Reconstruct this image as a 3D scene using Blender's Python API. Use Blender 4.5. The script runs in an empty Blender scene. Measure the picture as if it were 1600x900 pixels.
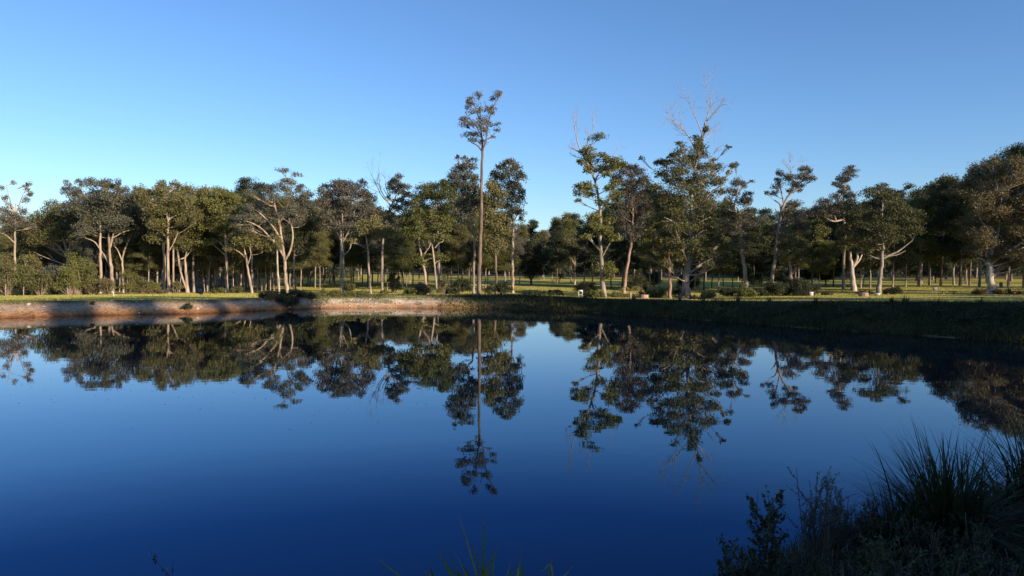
import bpy, math, random
import numpy as np
from mathutils import Vector, Matrix
PI = math.pi
scene = bpy.context.scene
col = scene.collection

# ------------------------------------------------------------------ camera
F, CAMZ = 1155.0, 3.0
PITCH, ROLL = math.radians(1.69), math.radians(0.72)
fwd = Vector((0, math.cos(PITCH), -math.sin(PITCH)))
r0 = Vector((1, 0, 0)); u0 = r0.cross(fwd)
rt = r0 * math.cos(ROLL) + u0 * math.sin(ROLL)
up = u0 * math.cos(ROLL) - r0 * math.sin(ROLL)
cam_d = bpy.data.cameras.new('camera'); cam = bpy.data.objects.new('camera', cam_d); col.objects.link(cam)
M = Matrix((rt, up, -fwd)).transposed().to_4x4(); M.translation = Vector((0, 0, CAMZ))
cam.matrix_world = M
cam_d.sensor_width = 36; cam_d.lens = F / 1600 * 36; cam_d.clip_end = 5000; cam_d.clip_start = 0.05
scene.camera = cam

# ------------------------------------------------------------------ light
SUN_AZ, SUN_EL = math.radians(132), math.radians(16.5)       # azimuth clockwise from +Y (view direction)
world = bpy.data.worlds.new('World'); scene.world = world; world.use_nodes = True
wn = world.node_tree; wn.nodes.clear()
sky = wn.nodes.new('ShaderNodeTexSky'); sky.sky_type = 'NISHITA'; sky.sun_disc = False
sky.sun_elevation = SUN_EL; sky.sun_rotation = SUN_AZ
sky.air_density = 1.0; sky.dust_density = 0.25; sky.ozone_density = 3.0; sky.altitude = 100
hs = wn.nodes.new('ShaderNodeHueSaturation'); hs.inputs['Saturation'].default_value = 1.05
wbg = wn.nodes.new('ShaderNodeBackground'); wbg.inputs['Strength'].default_value = 0.083
wo = wn.nodes.new('ShaderNodeOutputWorld')
wn.links.new(sky.outputs[0], hs.inputs['Color']); vm = wn.nodes.new('ShaderNodeVectorMath'); vm.operation = 'MULTIPLY'; vm.inputs[1].default_value = (1.0, 1.165, 1.42)
wn.links.new(hs.outputs[0], vm.inputs[0]); wn.links.new(vm.outputs[0], wbg.inputs[0]); wn.links.new(wbg.outputs[0], wo.inputs[0])
sd = bpy.data.lights.new('sun', 'SUN'); sd.energy = 5.0; sd.angle = math.radians(0.5); sd.color = (1.0, 0.80, 0.58)
sun = bpy.data.objects.new('sun', sd); col.objects.link(sun)
sdir = Vector((math.sin(SUN_AZ) * math.cos(SUN_EL), math.cos(SUN_AZ) * math.cos(SUN_EL), math.sin(SUN_EL)))
sun.rotation_euler = sdir.to_track_quat('Z', 'Y').to_euler(); sun.location = sdir * 200
scene.view_settings.view_transform = 'Standard'; scene.view_settings.look = 'None'
scene.view_settings.exposure = 0.65; scene.view_settings.gamma = 1.0
scene.view_settings.use_curve_mapping = False
scene.cycles.max_bounces = 6; scene.cycles.diffuse_bounces = 2; scene.cycles.transmission_bounces = 3
scene.cycles.caustics_reflective = False; scene.cycles.caustics_refractive = False

# ------------------------------------------------------------------ geometry helpers
def at(px, py, Y):
    """world point seen at photo pixel (px,py), at forward distance Y metres"""
    d = rt * ((px - 800) / F) + up * (-(py - 450) / F) + fwd
    k = Y / d.y
    return np.array([d.x * k, Y, CAMZ + d.z * k])
def yh(px): return 416.0 + math.tan(ROLL) * (px - 800)

# far ground: photo row at which the ground lies, by column and distance
CP = [0, 250, 450, 620, 750, 950, 1100, 1350, 1600]
YS = [58, 70, 90, 110, 130, 160, 200, 260, 400]
TB = [[468, 465, 464, 463, 463.5, 470, 473, 474, 473],
      [465, 462, 462, 462, 462, 468, 471, 471, 470],
      [461, 459, 459, 459, 459, 465, 467, 464, 462],
      [456, 455, 453, 453, 453, 457, 459, 457, 455],
      [450, 450, 447, 447, 447, 450, 452, 450, 449],
      [443, 443, 440, 440, 441, 443, 445, 444, 444],
      [437, 437, 433, 433, 435, 437, 438, 439, 440],
      [431, 431, 427, 428, 431, 432, 433, 434, 435],
      [425, 425, 422, 424, 427, 428, 429, 431, 432]]
ZT = np.array([[CAMZ - (TB[i][j] - yh(CP[j])) * YS[i] / F for j in range(len(CP))] for i in range(len(YS))])
BP = [-200, 0, 100, 300, 550, 800, 950, 1100, 1300, 1600, 1750]
BW = [34, 38, 40, 43, 51, 51.7, 48, 43, 37, 31.7, 30]
BB = [35.6, 39.4, 41.4, 44.5, 52.6, 53.6, 50.2, 45.8, 40.5, 36, 35]
BZ = [.75, .71, .70, .69, .64, .73, .60, .74, 1.06, 1.3, 1.35]
RND = random.Random(5)
WAV = [(RND.uniform(.05, .5), RND.uniform(0, 6.28), RND.uniform(0, 6.28)) for _ in range(10)]
def wob(x, y):
    s = 0
    for f, a, b in WAV:
        s = s + np.sin(f * (x * np.cos(a) + y * np.sin(a)) * 2 + b) / (1 + 4 * f)
    return s / 4
NA = [-180, -90, -60, -35, -15, 0, 8, 15, 20, 30, 35, 42, 50, 58, 75, 110, 180]
NR = [3, 5, 6, 5.6, 5.2, 5.0, 5.4, 6.9, 8.0, 10.6, 12.3, 17, 26, 33, 20, 5, 3]
def ground(x, y):
    x = np.asarray(x, float); y = np.asarray(y, float)
    R = np.hypot(x, y); th = np.arctan2(x, y)
    tc = np.clip(th, math.radians(-42), math.radians(40))
    px = 800 + F * np.tan(tc)
    Y = R * np.cos(tc)
    wb = wob(x * 1.7, y * 1.7)
    rag = wob(x * 9, y * 9) * .35
    yw = np.interp(px, BP, BW) + rag; yb = np.interp(px, BP, BB) + rag * .6; zb = np.interp(px, BP, BZ) + .05 * wb
    # table lookup
    jj = np.interp(px, CP, range(len(CP))); ii = np.interp(Y, YS, range(len(YS)))
    j0 = np.clip(jj.astype(int), 0, len(CP) - 2); i0 = np.clip(ii.astype(int), 0, len(YS) - 2)
    fj = jj - j0; fi = ii - i0
    zt = (ZT[i0, j0] * (1 - fi) * (1 - fj) + ZT[i0 + 1, j0] * fi * (1 - fj) + ZT[i0, j0 + 1] * (1 - fi) * fj + ZT[i0 + 1, j0 + 1] * fi * fj)
    k = np.clip((Y - yb) / np.maximum(58 - yb, 1), 0, 1)
    zfar = np.where(Y < 58, zb * (1 - k) + zt * k, zt) + .04 * wb * np.clip((Y - 60) / 30, 0, 1)
    gul = wob(x * 14, y * 14) * .5 + wob(x * 31 + 4, y * 31) * .35
    yw = yw + gul * .25; t = (Y - yw) / np.maximum(yb - yw, .1); t = np.where(t > 0, t + gul * .22 * np.clip(1 - np.abs(t - .5) * 1.6, 0, 1), t)
    soft = np.clip(t, 0, 1); soft = soft ** .8
    zfar = np.where(t < 1, np.where(t < 0, np.maximum(t * 1.0, -1.2), zb * soft), zfar)
    # near land
    rn = np.interp(np.degrees(th), NA, NR) + .15 * wob(x * 6, y * 6)
    zn = 1.4 * np.clip(1 - R / rn, 0, 1) + .06 * wob(x * 8, y * 8) * np.clip((rn - R), 0, 1)
    zn = np.where(R < rn, zn, np.maximum(-(R - rn) * .4, -1.2))
    back = np.abs(np.degrees(th) + 8) > 72           # behind and beside the camera: dry land
    z = np.maximum(zfar, zn)
    dg = np.degrees(th)
    wl = np.clip((np.abs(dg + 8) - 64) / 10, 0, 1)
    z = z + np.clip((R - 390) / 300, 0, 1) * 14
    z = z * (1 - wl) + wl * np.maximum(1.35 + .1 * wb, zn)
    return z
def gz(x, y): return float(ground(x, y))

class MB:
    def __init__(s): s.v = []; s.q = []; s.t = []; s.n = 0
    def add(s, v, q=None, t=None):
        v = np.asarray(v, float).reshape(-1, 3)
        if q is not None and len(q): s.q.append(np.asarray(q, np.int64).reshape(-1, 4) + s.n)
        if t is not None and len(t): s.t.append(np.asarray(t, np.int64).reshape(-1, 3) + s.n)
        s.v.append(v); s.n += len(v)
    def tube(s, pts, rad, n=6, cap=True):
        pts = np.asarray(pts, float); m = len(pts)
        tan = np.gradient(pts, axis=0); tan /= np.linalg.norm(tan, axis=1)[:, None] + 1e-9
        ref = np.array([0.31, 0.95, 0.05]); a = np.cross(tan, ref)
        bad = np.linalg.norm(a, axis=1) < 1e-3; a[bad] = np.cross(tan[bad], [1, 0, 0])
        a /= np.linalg.norm(a, axis=1)[:, None]; b = np.cross(tan, a)
        ang = np.arange(n) * 2 * PI / n
        rad = np.asarray(rad, float)
        V = pts[:, None, :] + rad[:, None, None] * (a[:, None, :] * np.cos(ang)[None, :, None] + b[:, None, :] * np.sin(ang)[None, :, None])
        i = np.arange(m - 1)[:, None] * n; j = np.arange(n)[None, :]; j2 = (j + 1) % n
        Q = np.stack([i + j, i + j2, i + n + j2, i + n + j], -1).reshape(-1, 4)
        V = V.reshape(-1, 3); T = None
        if cap:
            V = np.vstack([V, pts[-1:], pts[:1]]); k = m * n; e = (m - 1) * n
            T = [(e + q, e + (q + 1) % n, k) for q in range(n)] + [((q + 1) % n, q, k + 1) for q in range(n)]
        s.add(V, Q, T)
    def box(s, c, sz, rot=0.0, tilt=0.0):
        x, y, z = [k / 2 for k in sz]
        V = np.array([(a * x, b * y, d * z) for d in (-1, 1) for b in (-1, 1) for a in (-1, 1)])
        ct, st = math.cos(tilt), math.sin(tilt)
        V = V @ np.array([[ct, 0, st], [0, 1, 0], [-st, 0, ct]]).T
        cr, sr = math.cos(rot), math.sin(rot)
        V = V @ np.array([[cr, -sr, 0], [sr, cr, 0], [0, 0, 1]]).T + np.asarray(c)
        s.add(V, [(0, 2, 3, 1), (4, 5, 7, 6), (0, 1, 5, 4), (2, 6, 7, 3), (0, 4, 6, 2), (1, 3, 7, 5)])
    def build(s, name, mat, parent=None, org=(0, 0, 0), smooth=False, tint=None):
        v = np.vstack(s.v) - np.asarray(org, float)
        me = bpy.data.meshes.new(name)
        q = np.vstack(s.q) if s.q else np.zeros((0, 4), int); t = np.vstack(s.t) if s.t else np.zeros((0, 3), int)
        me.vertices.add(len(v)); me.vertices.foreach_set('co', v.astype(np.float32).ravel())
        loops = np.concatenate([q.ravel(), t.ravel()]).astype(np.int32)
        me.loops.add(len(loops)); me.loops.foreach_set('vertex_index', loops)
        nf = len(q) + len(t); me.polygons.add(nf)
        st = np.concatenate([np.arange(len(q)) * 4, len(q) * 4 + np.arange(len(t)) * 3]).astype(np.int32)
        me.polygons.foreach_set('loop_start', st)
        me.update(calc_edges=True)
        if smooth: me.polygons.foreach_set('use_smooth', np.ones(nf, bool))
        if tint is not None:
            at_ = me.attributes.new('tint', 'FLOAT', 'FACE')
            at_.data.foreach_set('value', np.asarray(tint[:nf], np.float32))
        me.materials.append(mat)
        o = bpy.data.objects.new(name, me); col.objects.link(o)
        if parent is not None: o.parent = parent
        return o

def tag(o, label=None, cat=None, group=None, kind=None):
    if label: o['label'] = label
    if cat: o['category'] = cat
    if group: o['group'] = group
    if kind: o['kind'] = kind
    return o
def empty(name, loc, label=None, cat=None, group=None):
    o = bpy.data.objects.new(name, None); col.objects.link(o); o.location = [float(k) for k in loc]
    o.empty_display_size = .3
    return tag(o, label, cat, group)
def dup(root, loc, rz=0, sc=1.0, label=None, group=None, name=None):
    r = root.copy(); r.name = name or root.name; col.objects.link(r); r.location = [float(k) for k in loc]; r.rotation_euler = (0, 0, rz)
    r.scale = (sc, sc, sc) if not isinstance(sc, tuple) else sc
    if label: r['label'] = label
    if group: r['group'] = group
    for ch in list(root.children):
        c = ch.copy(); col.objects.link(c); c.parent = r
    return r

# ------------------------------------------------------------------ materials
def newmat(name):
    m = bpy.data.materials.new(name); m.use_nodes = True; nt = m.node_tree; nt.nodes.clear()
    out = nt.nodes.new('ShaderNodeOutputMaterial')
    return m, nt, out
def noise(nt, scale, detail=3, vec=None, rough=.55):
    n = nt.nodes.new('ShaderNodeTexNoise'); n.inputs['Scale'].default_value = scale; n.inputs['Detail'].default_value = detail
    n.inputs['Roughness'].default_value = rough
    if vec is not None: nt.links.new(vec, n.inputs['Vector'])
    return n
def ramp(nt, fac, stops):
    r = nt.nodes.new('ShaderNodeValToRGB'); e = r.color_ramp.elements
    while len(e) < len(stops): e.new(.5)
    for k, (p, c) in enumerate(stops): e[k].position = p; e[k].color = (*c, 1)
    nt.links.new(fac, r.inputs[0]); return r
def mixc(nt, fac, a, b):
    m = nt.nodes.new('ShaderNodeMix'); m.data_type = 'RGBA'
    if isinstance(fac, float): m.inputs[0].default_value = fac
    else: nt.links.new(fac, m.inputs[0])
    for k, c in ((6, a), (7, b)):
        if isinstance(c, tuple): m.inputs[k].default_value = (*c, 1)
        else: nt.links.new(c, m.inputs[k])
    return m.outputs[2]
def leafmat(name, dark, mid, light, trans=.18, rough=.5):
    m, nt, out = newmat(name)
    at_ = nt.nodes.new('ShaderNodeAttribute'); at_.attribute_name = 'tint'
    oi = nt.nodes.new('ShaderNodeObjectInfo')
    tc = nt.nodes.new('ShaderNodeTexCoord'); nz = noise(nt, .55, 2, tc.outputs['Object'])
    a = nt.nodes.new('ShaderNodeMath'); a.operation = 'MULTIPLY'; nt.links.new(at_.outputs['Fac'], a.inputs[0]); a.inputs[1].default_value = .45
    b = nt.nodes.new('ShaderNodeMath'); b.operation = 'MULTIPLY_ADD'; nt.links.new(nz.outputs[0], b.inputs[0]); b.inputs[1].default_value = .6
    nt.links.new(a.outputs[0], b.inputs[2])
    c = nt.nodes.new('ShaderNodeMath'); c.operation = 'MULTIPLY_ADD'; nt.links.new(oi.outputs['Random'], c.inputs[0]); c.inputs[1].default_value = .25
    nt.links.new(b.outputs[0], c.inputs[2])
    rp = ramp(nt, c.outputs[0], [(.25, dark), (.6, mid), (.95, light)])
    p = nt.nodes.new('ShaderNodeBsdfPrincipled'); p.inputs['Roughness'].default_value = rough
    p.inputs['Specular IOR Level'].default_value = .2
    nt.links.new(rp.outputs[0], p.inputs['Base Color'])
    t = nt.nodes.new('ShaderNodeBsdfTranslucent'); nt.links.new(rp.outputs[0], t.inputs[0])
    mx = nt.nodes.new('ShaderNodeMixShader'); mx.inputs[0].default_value = trans
    nt.links.new(p.outputs[0], mx.inputs[1]); nt.links.new(t.outputs[0], mx.inputs[2]); nt.links.new(mx.outputs[0], out.inputs[0])
    return m
def barkmat(name, a, b, c, vs=1.0):
    m, nt, out = newmat(name)
    tc = nt.nodes.new('ShaderNodeTexCoord'); mp = nt.nodes.new('ShaderNodeMapping'); mp.inputs['Scale'].default_value = (2.2, 2.2, .35 * vs)
    nt.links.new(tc.outputs['Object'], mp.inputs[0])
    n = noise(nt, 1.6, 5, mp.outputs[0], .65); rp = ramp(nt, n.outputs[0], [(.32, a), (.5, b), (.68, c)])
    p = nt.nodes.new('ShaderNodeBsdfPrincipled'); p.inputs['Roughness'].default_value = .85; p.inputs['Specular IOR Level'].default_value = .2
    nt.links.new(rp.outputs[0], p.inputs['Base Color'])
    bp = nt.nodes.new('ShaderNodeBump'); bp.inputs['Strength'].default_value = .6; bp.inputs['Distance'].default_value = .05
    n2 = noise(nt, 6, 4, mp.outputs[0]); nt.links.new(n2.outputs[0], bp.inputs['Height']); nt.links.new(bp.outputs[0], p.inputs['Normal'])
    nt.links.new(p.outputs[0], out.inputs[0]); return m
def plain(name, c1, c2, sc=8, rough=.7, metal=0):
    m, nt, out = newmat(name)
    tc = nt.nodes.new('ShaderNodeTexCoord'); n = noise(nt, sc, 4, tc.outputs['Object'])
    rp = ramp(nt, n.outputs[0], [(.35, c1), (.65, c2)])
    p = nt.nodes.new('ShaderNodeBsdfPrincipled'); p.inputs['Roughness'].default_value = rough; p.inputs['Metallic'].default_value = metal
    nt.links.new(rp.outputs[0], p.inputs['Base Color']); nt.links.new(p.outputs[0], out.inputs[0]); return m

L_OLIVE = leafmat('foliage_olive', (.055, .058, .022), (.12, .118, .048), (.20, .185, .08))
L_GREEN = leafmat('foliage_green', (.045, .055, .016), (.105, .115, .034), (.19, .19, .06))
L_GREY = leafmat('foliage_grey', (.055, .060, .045), (.105, .110, .080), (.165, .165, .12))
L_GUM = leafmat('foliage_gum', (.038, .045, .018), (.085, .09, .038), (.155, .15, .065))
L_BROWN = leafmat('foliage_brown', (.07, .055, .03), (.14, .115, .055), (.21, .17, .085))
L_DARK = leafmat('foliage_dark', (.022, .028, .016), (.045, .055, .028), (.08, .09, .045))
L_PURPLE = leafmat('foliage_mauve', (.055, .052, .042), (.105, .10, .08), (.17, .158, .125))
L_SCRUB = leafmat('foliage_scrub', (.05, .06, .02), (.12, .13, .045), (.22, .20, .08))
L_REED = leafmat('reed_leaf', (.10, .11, .02), (.22, .23, .05), (.42, .36, .14), .2, .4)
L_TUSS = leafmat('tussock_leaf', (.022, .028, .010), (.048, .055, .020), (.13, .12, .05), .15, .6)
L_LAWN = leafmat('lawn_blade', (.24, .25, .055), (.37, .35, .09), (.48, .42, .14), .3, .6)
L_PALM = leafmat('palm_leaf', (.16, .15, .04), (.30, .27, .09), (.42, .36, .16), .2)
B_PALE = barkmat('bark_pale', (.18, .13, .10), (.34, .265, .205), (.50, .41, .33))
B_GREY = barkmat('bark_grey', (.13, .11, .10), (.26, .22, .19), (.38, .33, .28))
B_BROWN = barkmat('bark_brown', (.07, .05, .042), (.15, .11, .09), (.26, .20, .16))
B_RED = barkmat('bark_reddish', (.16, .10, .07), (.32, .21, .16), (.45, .32, .25))
B_DEAD = barkmat('dead_wood', (.20, .17, .16), (.33, .29, .27), (.46, .41, .38))
B_WHITE = barkmat('bark_white', (.14, .11, .10), (.40, .35, .30), (.60, .54, .48), 1.6)

# ------------------------------------------------------------------ foliage and branches
def leaves(mb, P, L, W, rng, droop=.35):
    n = len(P)
    a = rng.normal(size=(n, 3)); a[:, 2] -= droop * 1.5; a /= np.linalg.norm(a, axis=1)[:, None]
    r = rng.normal(size=(n, 3)); b = np.cross(a, r); b /= np.linalg.norm(b, axis=1)[:, None] + 1e-9
    l = L * rng.uniform(.6, 1.25, n)[:, None]; w = W * rng.uniform(.6, 1.2, n)[:, None]
    V = np.stack([P - a * l * .5, P + b * w * .5, P + a * l * .5, P - b * w * .5], 1).reshape(-1, 3)
    mb.add(V, np.arange(n * 4).reshape(-1, 4))
def clump_pts(C, rx, ry, rz, n, rng):
    m = max(4, int(5 + 2.2 * (rx + ry))); d = rng.normal(size=(m, 3)); d /= np.linalg.norm(d, axis=1)[:, None]
    d[:, 2] = np.abs(d[:, 2]) * 1.35 - .62
    S = C + d * np.array([rx, ry, rz]) * rng.uniform(.45, .95, (m, 1))
    k = rng.integers(0, m, n); sr = .36 * np.array([rx, ry, max(rz, .55 * rx) * 1.0])
    sz = rng.uniform(.6, 1.25, m)[k][:, None]
    q = rng.normal(size=(n, 3)); nn = np.linalg.norm(q, axis=1)[:, None]; q = q / nn * np.minimum(nn, 1.9)
    return S[k] + q * sr * sz, S
def curve(p, q, rng, sag=.0, n=5, jit=.05):
    p = np.asarray(p, float); q = np.asarray(q, float); L = np.linalg.norm(q - p)
    t = np.linspace(0, 1, n)[:, None]; mid = (p + q) / 2 + rng.normal(size=3) * jit * L; mid[2] -= sag * L
    return (1 - t) ** 2 * p + 2 * t * (1 - t) * mid + t * t * q
def twigs(mb, p, d, L, r, depth, rng, up_=.12, n=3, spread=.75):
    d = np.asarray(d, float); d = d / np.linalg.norm(d); pts = [np.asarray(p, float)]
    for k in range(4):
        d = d + rng.normal(size=3) * .16; d[2] += up_ * .5; d /= np.linalg.norm(d); pts.append(pts[-1] + d * L / 4)
    mb.tube(pts, np.linspace(r, r * .45 if depth else r * .25, 5), 5 if r > .03 else 4, cap=False)
    if depth > 0:
        for k in range(n):
            i = rng.integers(1, 5); e = d + rng.normal(size=3) * spread; e[2] += up_
            twigs(mb, pts[i], e, L * rng.uniform(.45, .75), r * .5, depth - 1, rng, up_, n, spread)
def nearest(lines, C, up_=.42):
    best = None
    for ln, rd in lines:
        h = np.hypot(ln[:, 0] - C[0], ln[:, 1] - C[1]); want = C[2] - up_ * h
        cost = np.abs(ln[:, 2] - want) + .55 * h
        cost = cost + (ln[:, 2] > C[2] + .1) * 3
        k = int(np.argmin(cost))
        if best is None or cost[k] < best[0]: best = (cost[k], ln[k], rd[k])
    return best[1], best[2]
def dense(line, rad, step=.4):
    out = []; ro = []
    for a, b, ra, rb in zip(line[:-1], line[1:], rad[:-1], rad[1:]):
        n = max(2, int(np.linalg.norm(b - a) / step))
        for k in range(n): out.append(a + (b - a) * k / n); ro.append(ra + (rb - ra) * k / n)
    out.append(line[-1]); ro.append(rad[-1]); return np.array(out), np.array(ro)
def smooth_line(pts, rad, n=4):
    """Catmull-Rom"""
    P = np.asarray(pts, float); m = len(P)
    if m < 3: return P, np.asarray(rad, float)
    E = np.vstack([2 * P[0] - P[1], P, 2 * P[-1] - P[-2]]); R = np.asarray(rad, float); out = []; ro = []
    for i in range(m - 1):
        for k in range(n):
            t = k / n; a, b, c, d = E[i:i + 4]
            out.append(.5 * (2 * b + (c - a) * t + (2 * a - 5 * b + 4 * c - d) * t * t + (3 * b - a - 3 * c + d) * t ** 3)); ro.append(R[i] + (R[i + 1] - R[i]) * t)
    out.append(P[-1]); ro.append(R[-1]); return np.array(out), np.array(ro)
def assemble(root, base, lines, clumps, leafM, barkM, rng, leaf=(.26, .12), dens=1.0, dead=None, sides=8, twig=True, deadM=None, trunk_name='trunk'):
    tb = MB(); L2 = []
    for k, (ln, rd) in enumerate(lines):
        ln, rd = smooth_line(ln, rd); rd = rd * (.78 if k else 1)
        if k == 0:
            h = ln[:, 2] - ln[0, 2]; rd *= .74 * (1 + .28 * np.exp(-h / (rd[0] * 1.6)))
            ln = np.vstack([ln[0] - [0, 0, .3], ln]); rd = np.concatenate([[rd[0] * 1.1], rd])
            ln[2:] += rng.normal(size=(len(ln) - 2, 3)) * rd[2:, None] * .18
        tb.tube(ln, rd, sides); L2.append(dense(ln, rd))
    cb = MB()
    for (C, rx, ry, rz) in clumps:
        p, r = nearest(L2, C)
        r1 = min(max(.025, .45 * r), .022 * np.linalg.norm(C - p) + .025, .10)
        bl = curve(p, C, rng, sag=.12, n=6, jit=.07)
        tb.tube(bl, np.linspace(r1, .022, 6), 5, cap=False)
        n = int(dens * 3.4 * PI * max(rx, .3) * max(rz, .25) / (leaf[0] * leaf[1] * .5)) + 12
        n = int(n * (.6 + .4 * min(1.5, ry / max(rx, .1))))
        P, S = clump_pts(C, rx, ry, rz, n, rng); leaves(cb, P, leaf[0], leaf[1], rng)
        if twig:
            for q in S[:6]: tb.tube(curve(bl[3], q, rng, .05, 4), np.linspace(.03, .012, 4), 4, cap=False)
    o1 = tb.build(trunk_name, barkM, root, base, smooth=True)
    nf = sum(len(q) for q in cb.q)
    o2 = cb.build('crown', leafM, root, base, tint=rng.uniform(0, 1, nf)) if nf else None
    if dead:
        lens = []
        for d in dead: 
            db = MB(); ln, rd = smooth_line(d[0], d[1]); db.tube(ln, rd, 6)
            for k in range(d[2]):
                i = rng.integers(len(ln) // 4, len(ln)); t = ln[i] - ln[max(i - 2, 0)]; t = t / (np.linalg.norm(t) + 1e-6)
                e = t + rng.normal(size=3) * .6; e[2] += .25
                twigs(db, ln[i], e, d[3] * rng.uniform(.5, 1.1), max(rd[i] * .5, .012), 2, rng, .15, 3, .6)
            db.build('dead_branch', deadM or B_DEAD, root, base, smooth=True)
    return o1, o2

def hero(name, label, D, trunk, limbs, clumps, leafM, barkM, group=None, dens=1.0, leaf=(.26, .12), dead=None, depth=.75, dupc=.85, fat=1.15, seed=None, base=None, cat='tree'):
    """a tree measured from the photograph: pixel skeleton put at its own distance, with real depth"""
    rng = np.random.default_rng(seed if seed is not None else abs(hash_(label)) % 99991)
    s = D / F
    x0, y0 = trunk[0][0], trunk[0][1]
    b = at(x0, y0, D); b[2] = gz(b[0], b[1])
    if group and 'left wood' in group: trunk = [(a, c, w * .84) for a, c, w in trunk]; limbs = [[(a, c, w * .84) for a, c, w in l] for l in limbs]
    bx = b.copy()
    def conv(line, off=0.0, jit=.25, first=None):
        P = []; R = []
        w = off
        for i, t in enumerate(line):
            p = at(t[0], t[1], D); p[1] += w if i or first is None else 0
            w += rng.normal() * jit * (1 if i else 0)
            P.append(p); R.append(max(t[2] * s * .5, .02))
        if first is not None: P[0] = first
        return np.array(P), np.array(R)
    main, mr = conv(trunk, jit=.2); main[0] = b
    lines = [(main, mr)]; dm = dense(main, mr)
    for lb in limbs:
        p0 = at(lb[0][0], lb[0][1], D)
        k = int(np.argmin(np.abs(dm[0][:, 2] - p0[2]) + np.abs(dm[0][:, 0] - p0[0])))
        sub = (abs(dm[0][k, 0] - p0[0]) > 1.0)
        w = rng.normal() * .3; P = []; R = []
        slope = rng.choice([-1, 1]) * rng.uniform(.2, .55)
        for i, t in enumerate(lb):
            p = at(t[0], t[1], D); dx = abs(p[0] - p0[0]) + abs(p[2] - p0[2]) * .4
            p[1] += (dm[0][k, 1] - D) + slope * dx * .7; P.append(p); R.append(max(t[2] * s * .5, .02))
        if not sub: P[0] = dm[0][k]
        lines.append((np.array(P), np.array(R)))
    xs = [c[0] for c in clumps] or [x0]; cx = (min(xs) + max(xs)) / 2; W = max((max(xs) - min(xs)) / 2 + 6, 8) * s
    topline = main[-1]
    cl = []
    for c in clumps:
        px, py, rx, ry = c[:4]
        u = min(1, abs(px - cx) * s / W); R = math.sqrt(1 - u * u * .85) * W * depth
        for rep in range(2 if rng.random() < dupc and rx > 7 else 1):
            o = rng.uniform(-1, 1) * R
            if rep: o = -math.copysign(rng.uniform(.35, 1) * R, oo); 
            oo = o
            jx = 0 if rep == 0 else rng.normal() * rx * .5; jy = 0 if rep == 0 else abs(rng.normal()) * ry * .6
            p = at(px + jx, py + jy, D); axis_y = np.interp(p[2], main[:, 2], main[:, 1]); p[1] = axis_y + o
            k = .85 if rep else 1
            cl.append((p, rx * s * k * fat, rx * s * rng.uniform(.8, 1.2) * k * fat, max(ry * s * 1.55, .25) * k))
    dd = []
    for d in (dead or []):
        P, R = [], []
        q0 = at(d[0][0][0], d[0][0][1], D); k = int(np.argmin(np.linalg.norm(dm[0][:, [0, 2]] - q0[[0, 2]], axis=1)))
        sl = rng.uniform(-.6, .6)
        for i, t in enumerate(d[0]):
            p = at(t[0], t[1], D); p[1] = dm[0][k, 1] + sl * (abs(p[0] - q0[0]) + .3 * abs(p[2] - q0[2])); P.append(p); R.append(max(t[2] * s * .5 * .6, .014))
        if np.linalg.norm(dm[0][k][[0, 2]] - q0[[0, 2]]) < 1: P[0] = dm[0][k]
        dd.append((np.array(P), np.array(R), d[1], d[2]))
    root = empty(name, b, label, cat, group)
    assemble(root, b, lines, cl, leafM, barkM, rng, leaf, dens, dd)
    return root
def hash_(s):
    h = 7
    for ch in s: h = (h * 131 + ord(ch)) & 0x7fffffff
    return h

def generic(seed, H=24, bare=.45, width=.2, ncl=18, leafM=L_OLIVE, barkM=B_GREY, leaf=(.32, .15), dens=.8, forks=3, name='gum_tree', big=1.0):
    rng = np.random.default_rng(seed)
    root = empty(name, (0, 0, 0)); z = lambda f: f * H
    lean = rng.normal(size=2) * .02 * H
    tp = [(0, 0, 0), (lean[0] * .3, lean[1] * .3, z(.25)), (lean[0] * .6, lean[1] * .6, z(.5)), (lean[0] * 1.4, lean[1], z(.72)), (lean[0], lean[1] * 1.5, z(.92))]
    tr = [.013 * H, .011 * H, .009 * H, .006 * H, .002 * H]
    lines = [(np.array(tp, float), np.array(tr))]
    for k in range(forks):
        f = rng.uniform(bare * .8, .62); a = rng.uniform(0, 6.28); p = np.array([lean[0] * f, lean[1] * f, z(f)]); r = width * H * rng.uniform(.6, 1)
        q = p + [math.cos(a) * r * .5, math.sin(a) * r * .5, H * .1]; w = p + [math.cos(a) * r, math.sin(a) * r, H * rng.uniform(.16, .28)]
        lines.append((np.array([p, q, w]), np.array([.006 * H, .0045 * H, .002 * H])))
    cl = []
    for k in range(ncl):
        f = bare + (1 - bare) * (k + rng.uniform(0, 1)) / ncl; t = (f - bare) / (1 - bare)
        prof = math.sin(PI * min(1, .18 + t * .80)) ** .7; a = rng.uniform(0, 6.28); r = width * H * prof * rng.uniform(.25, 1)
        C = np.array([lean[0] * f + math.cos(a) * r, lean[1] * f + math.sin(a) * r, z(f) - .02 * H])
        s = H * rng.uniform(.055, .095) * big; cl.append((C, s, s * rng.uniform(.8, 1.1), s * rng.uniform(.5, .75)))
    assemble(root, (0, 0, 0), lines, cl, leafM, barkM, rng, leaf, dens, sides=6, twig=False)
    return root
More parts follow.
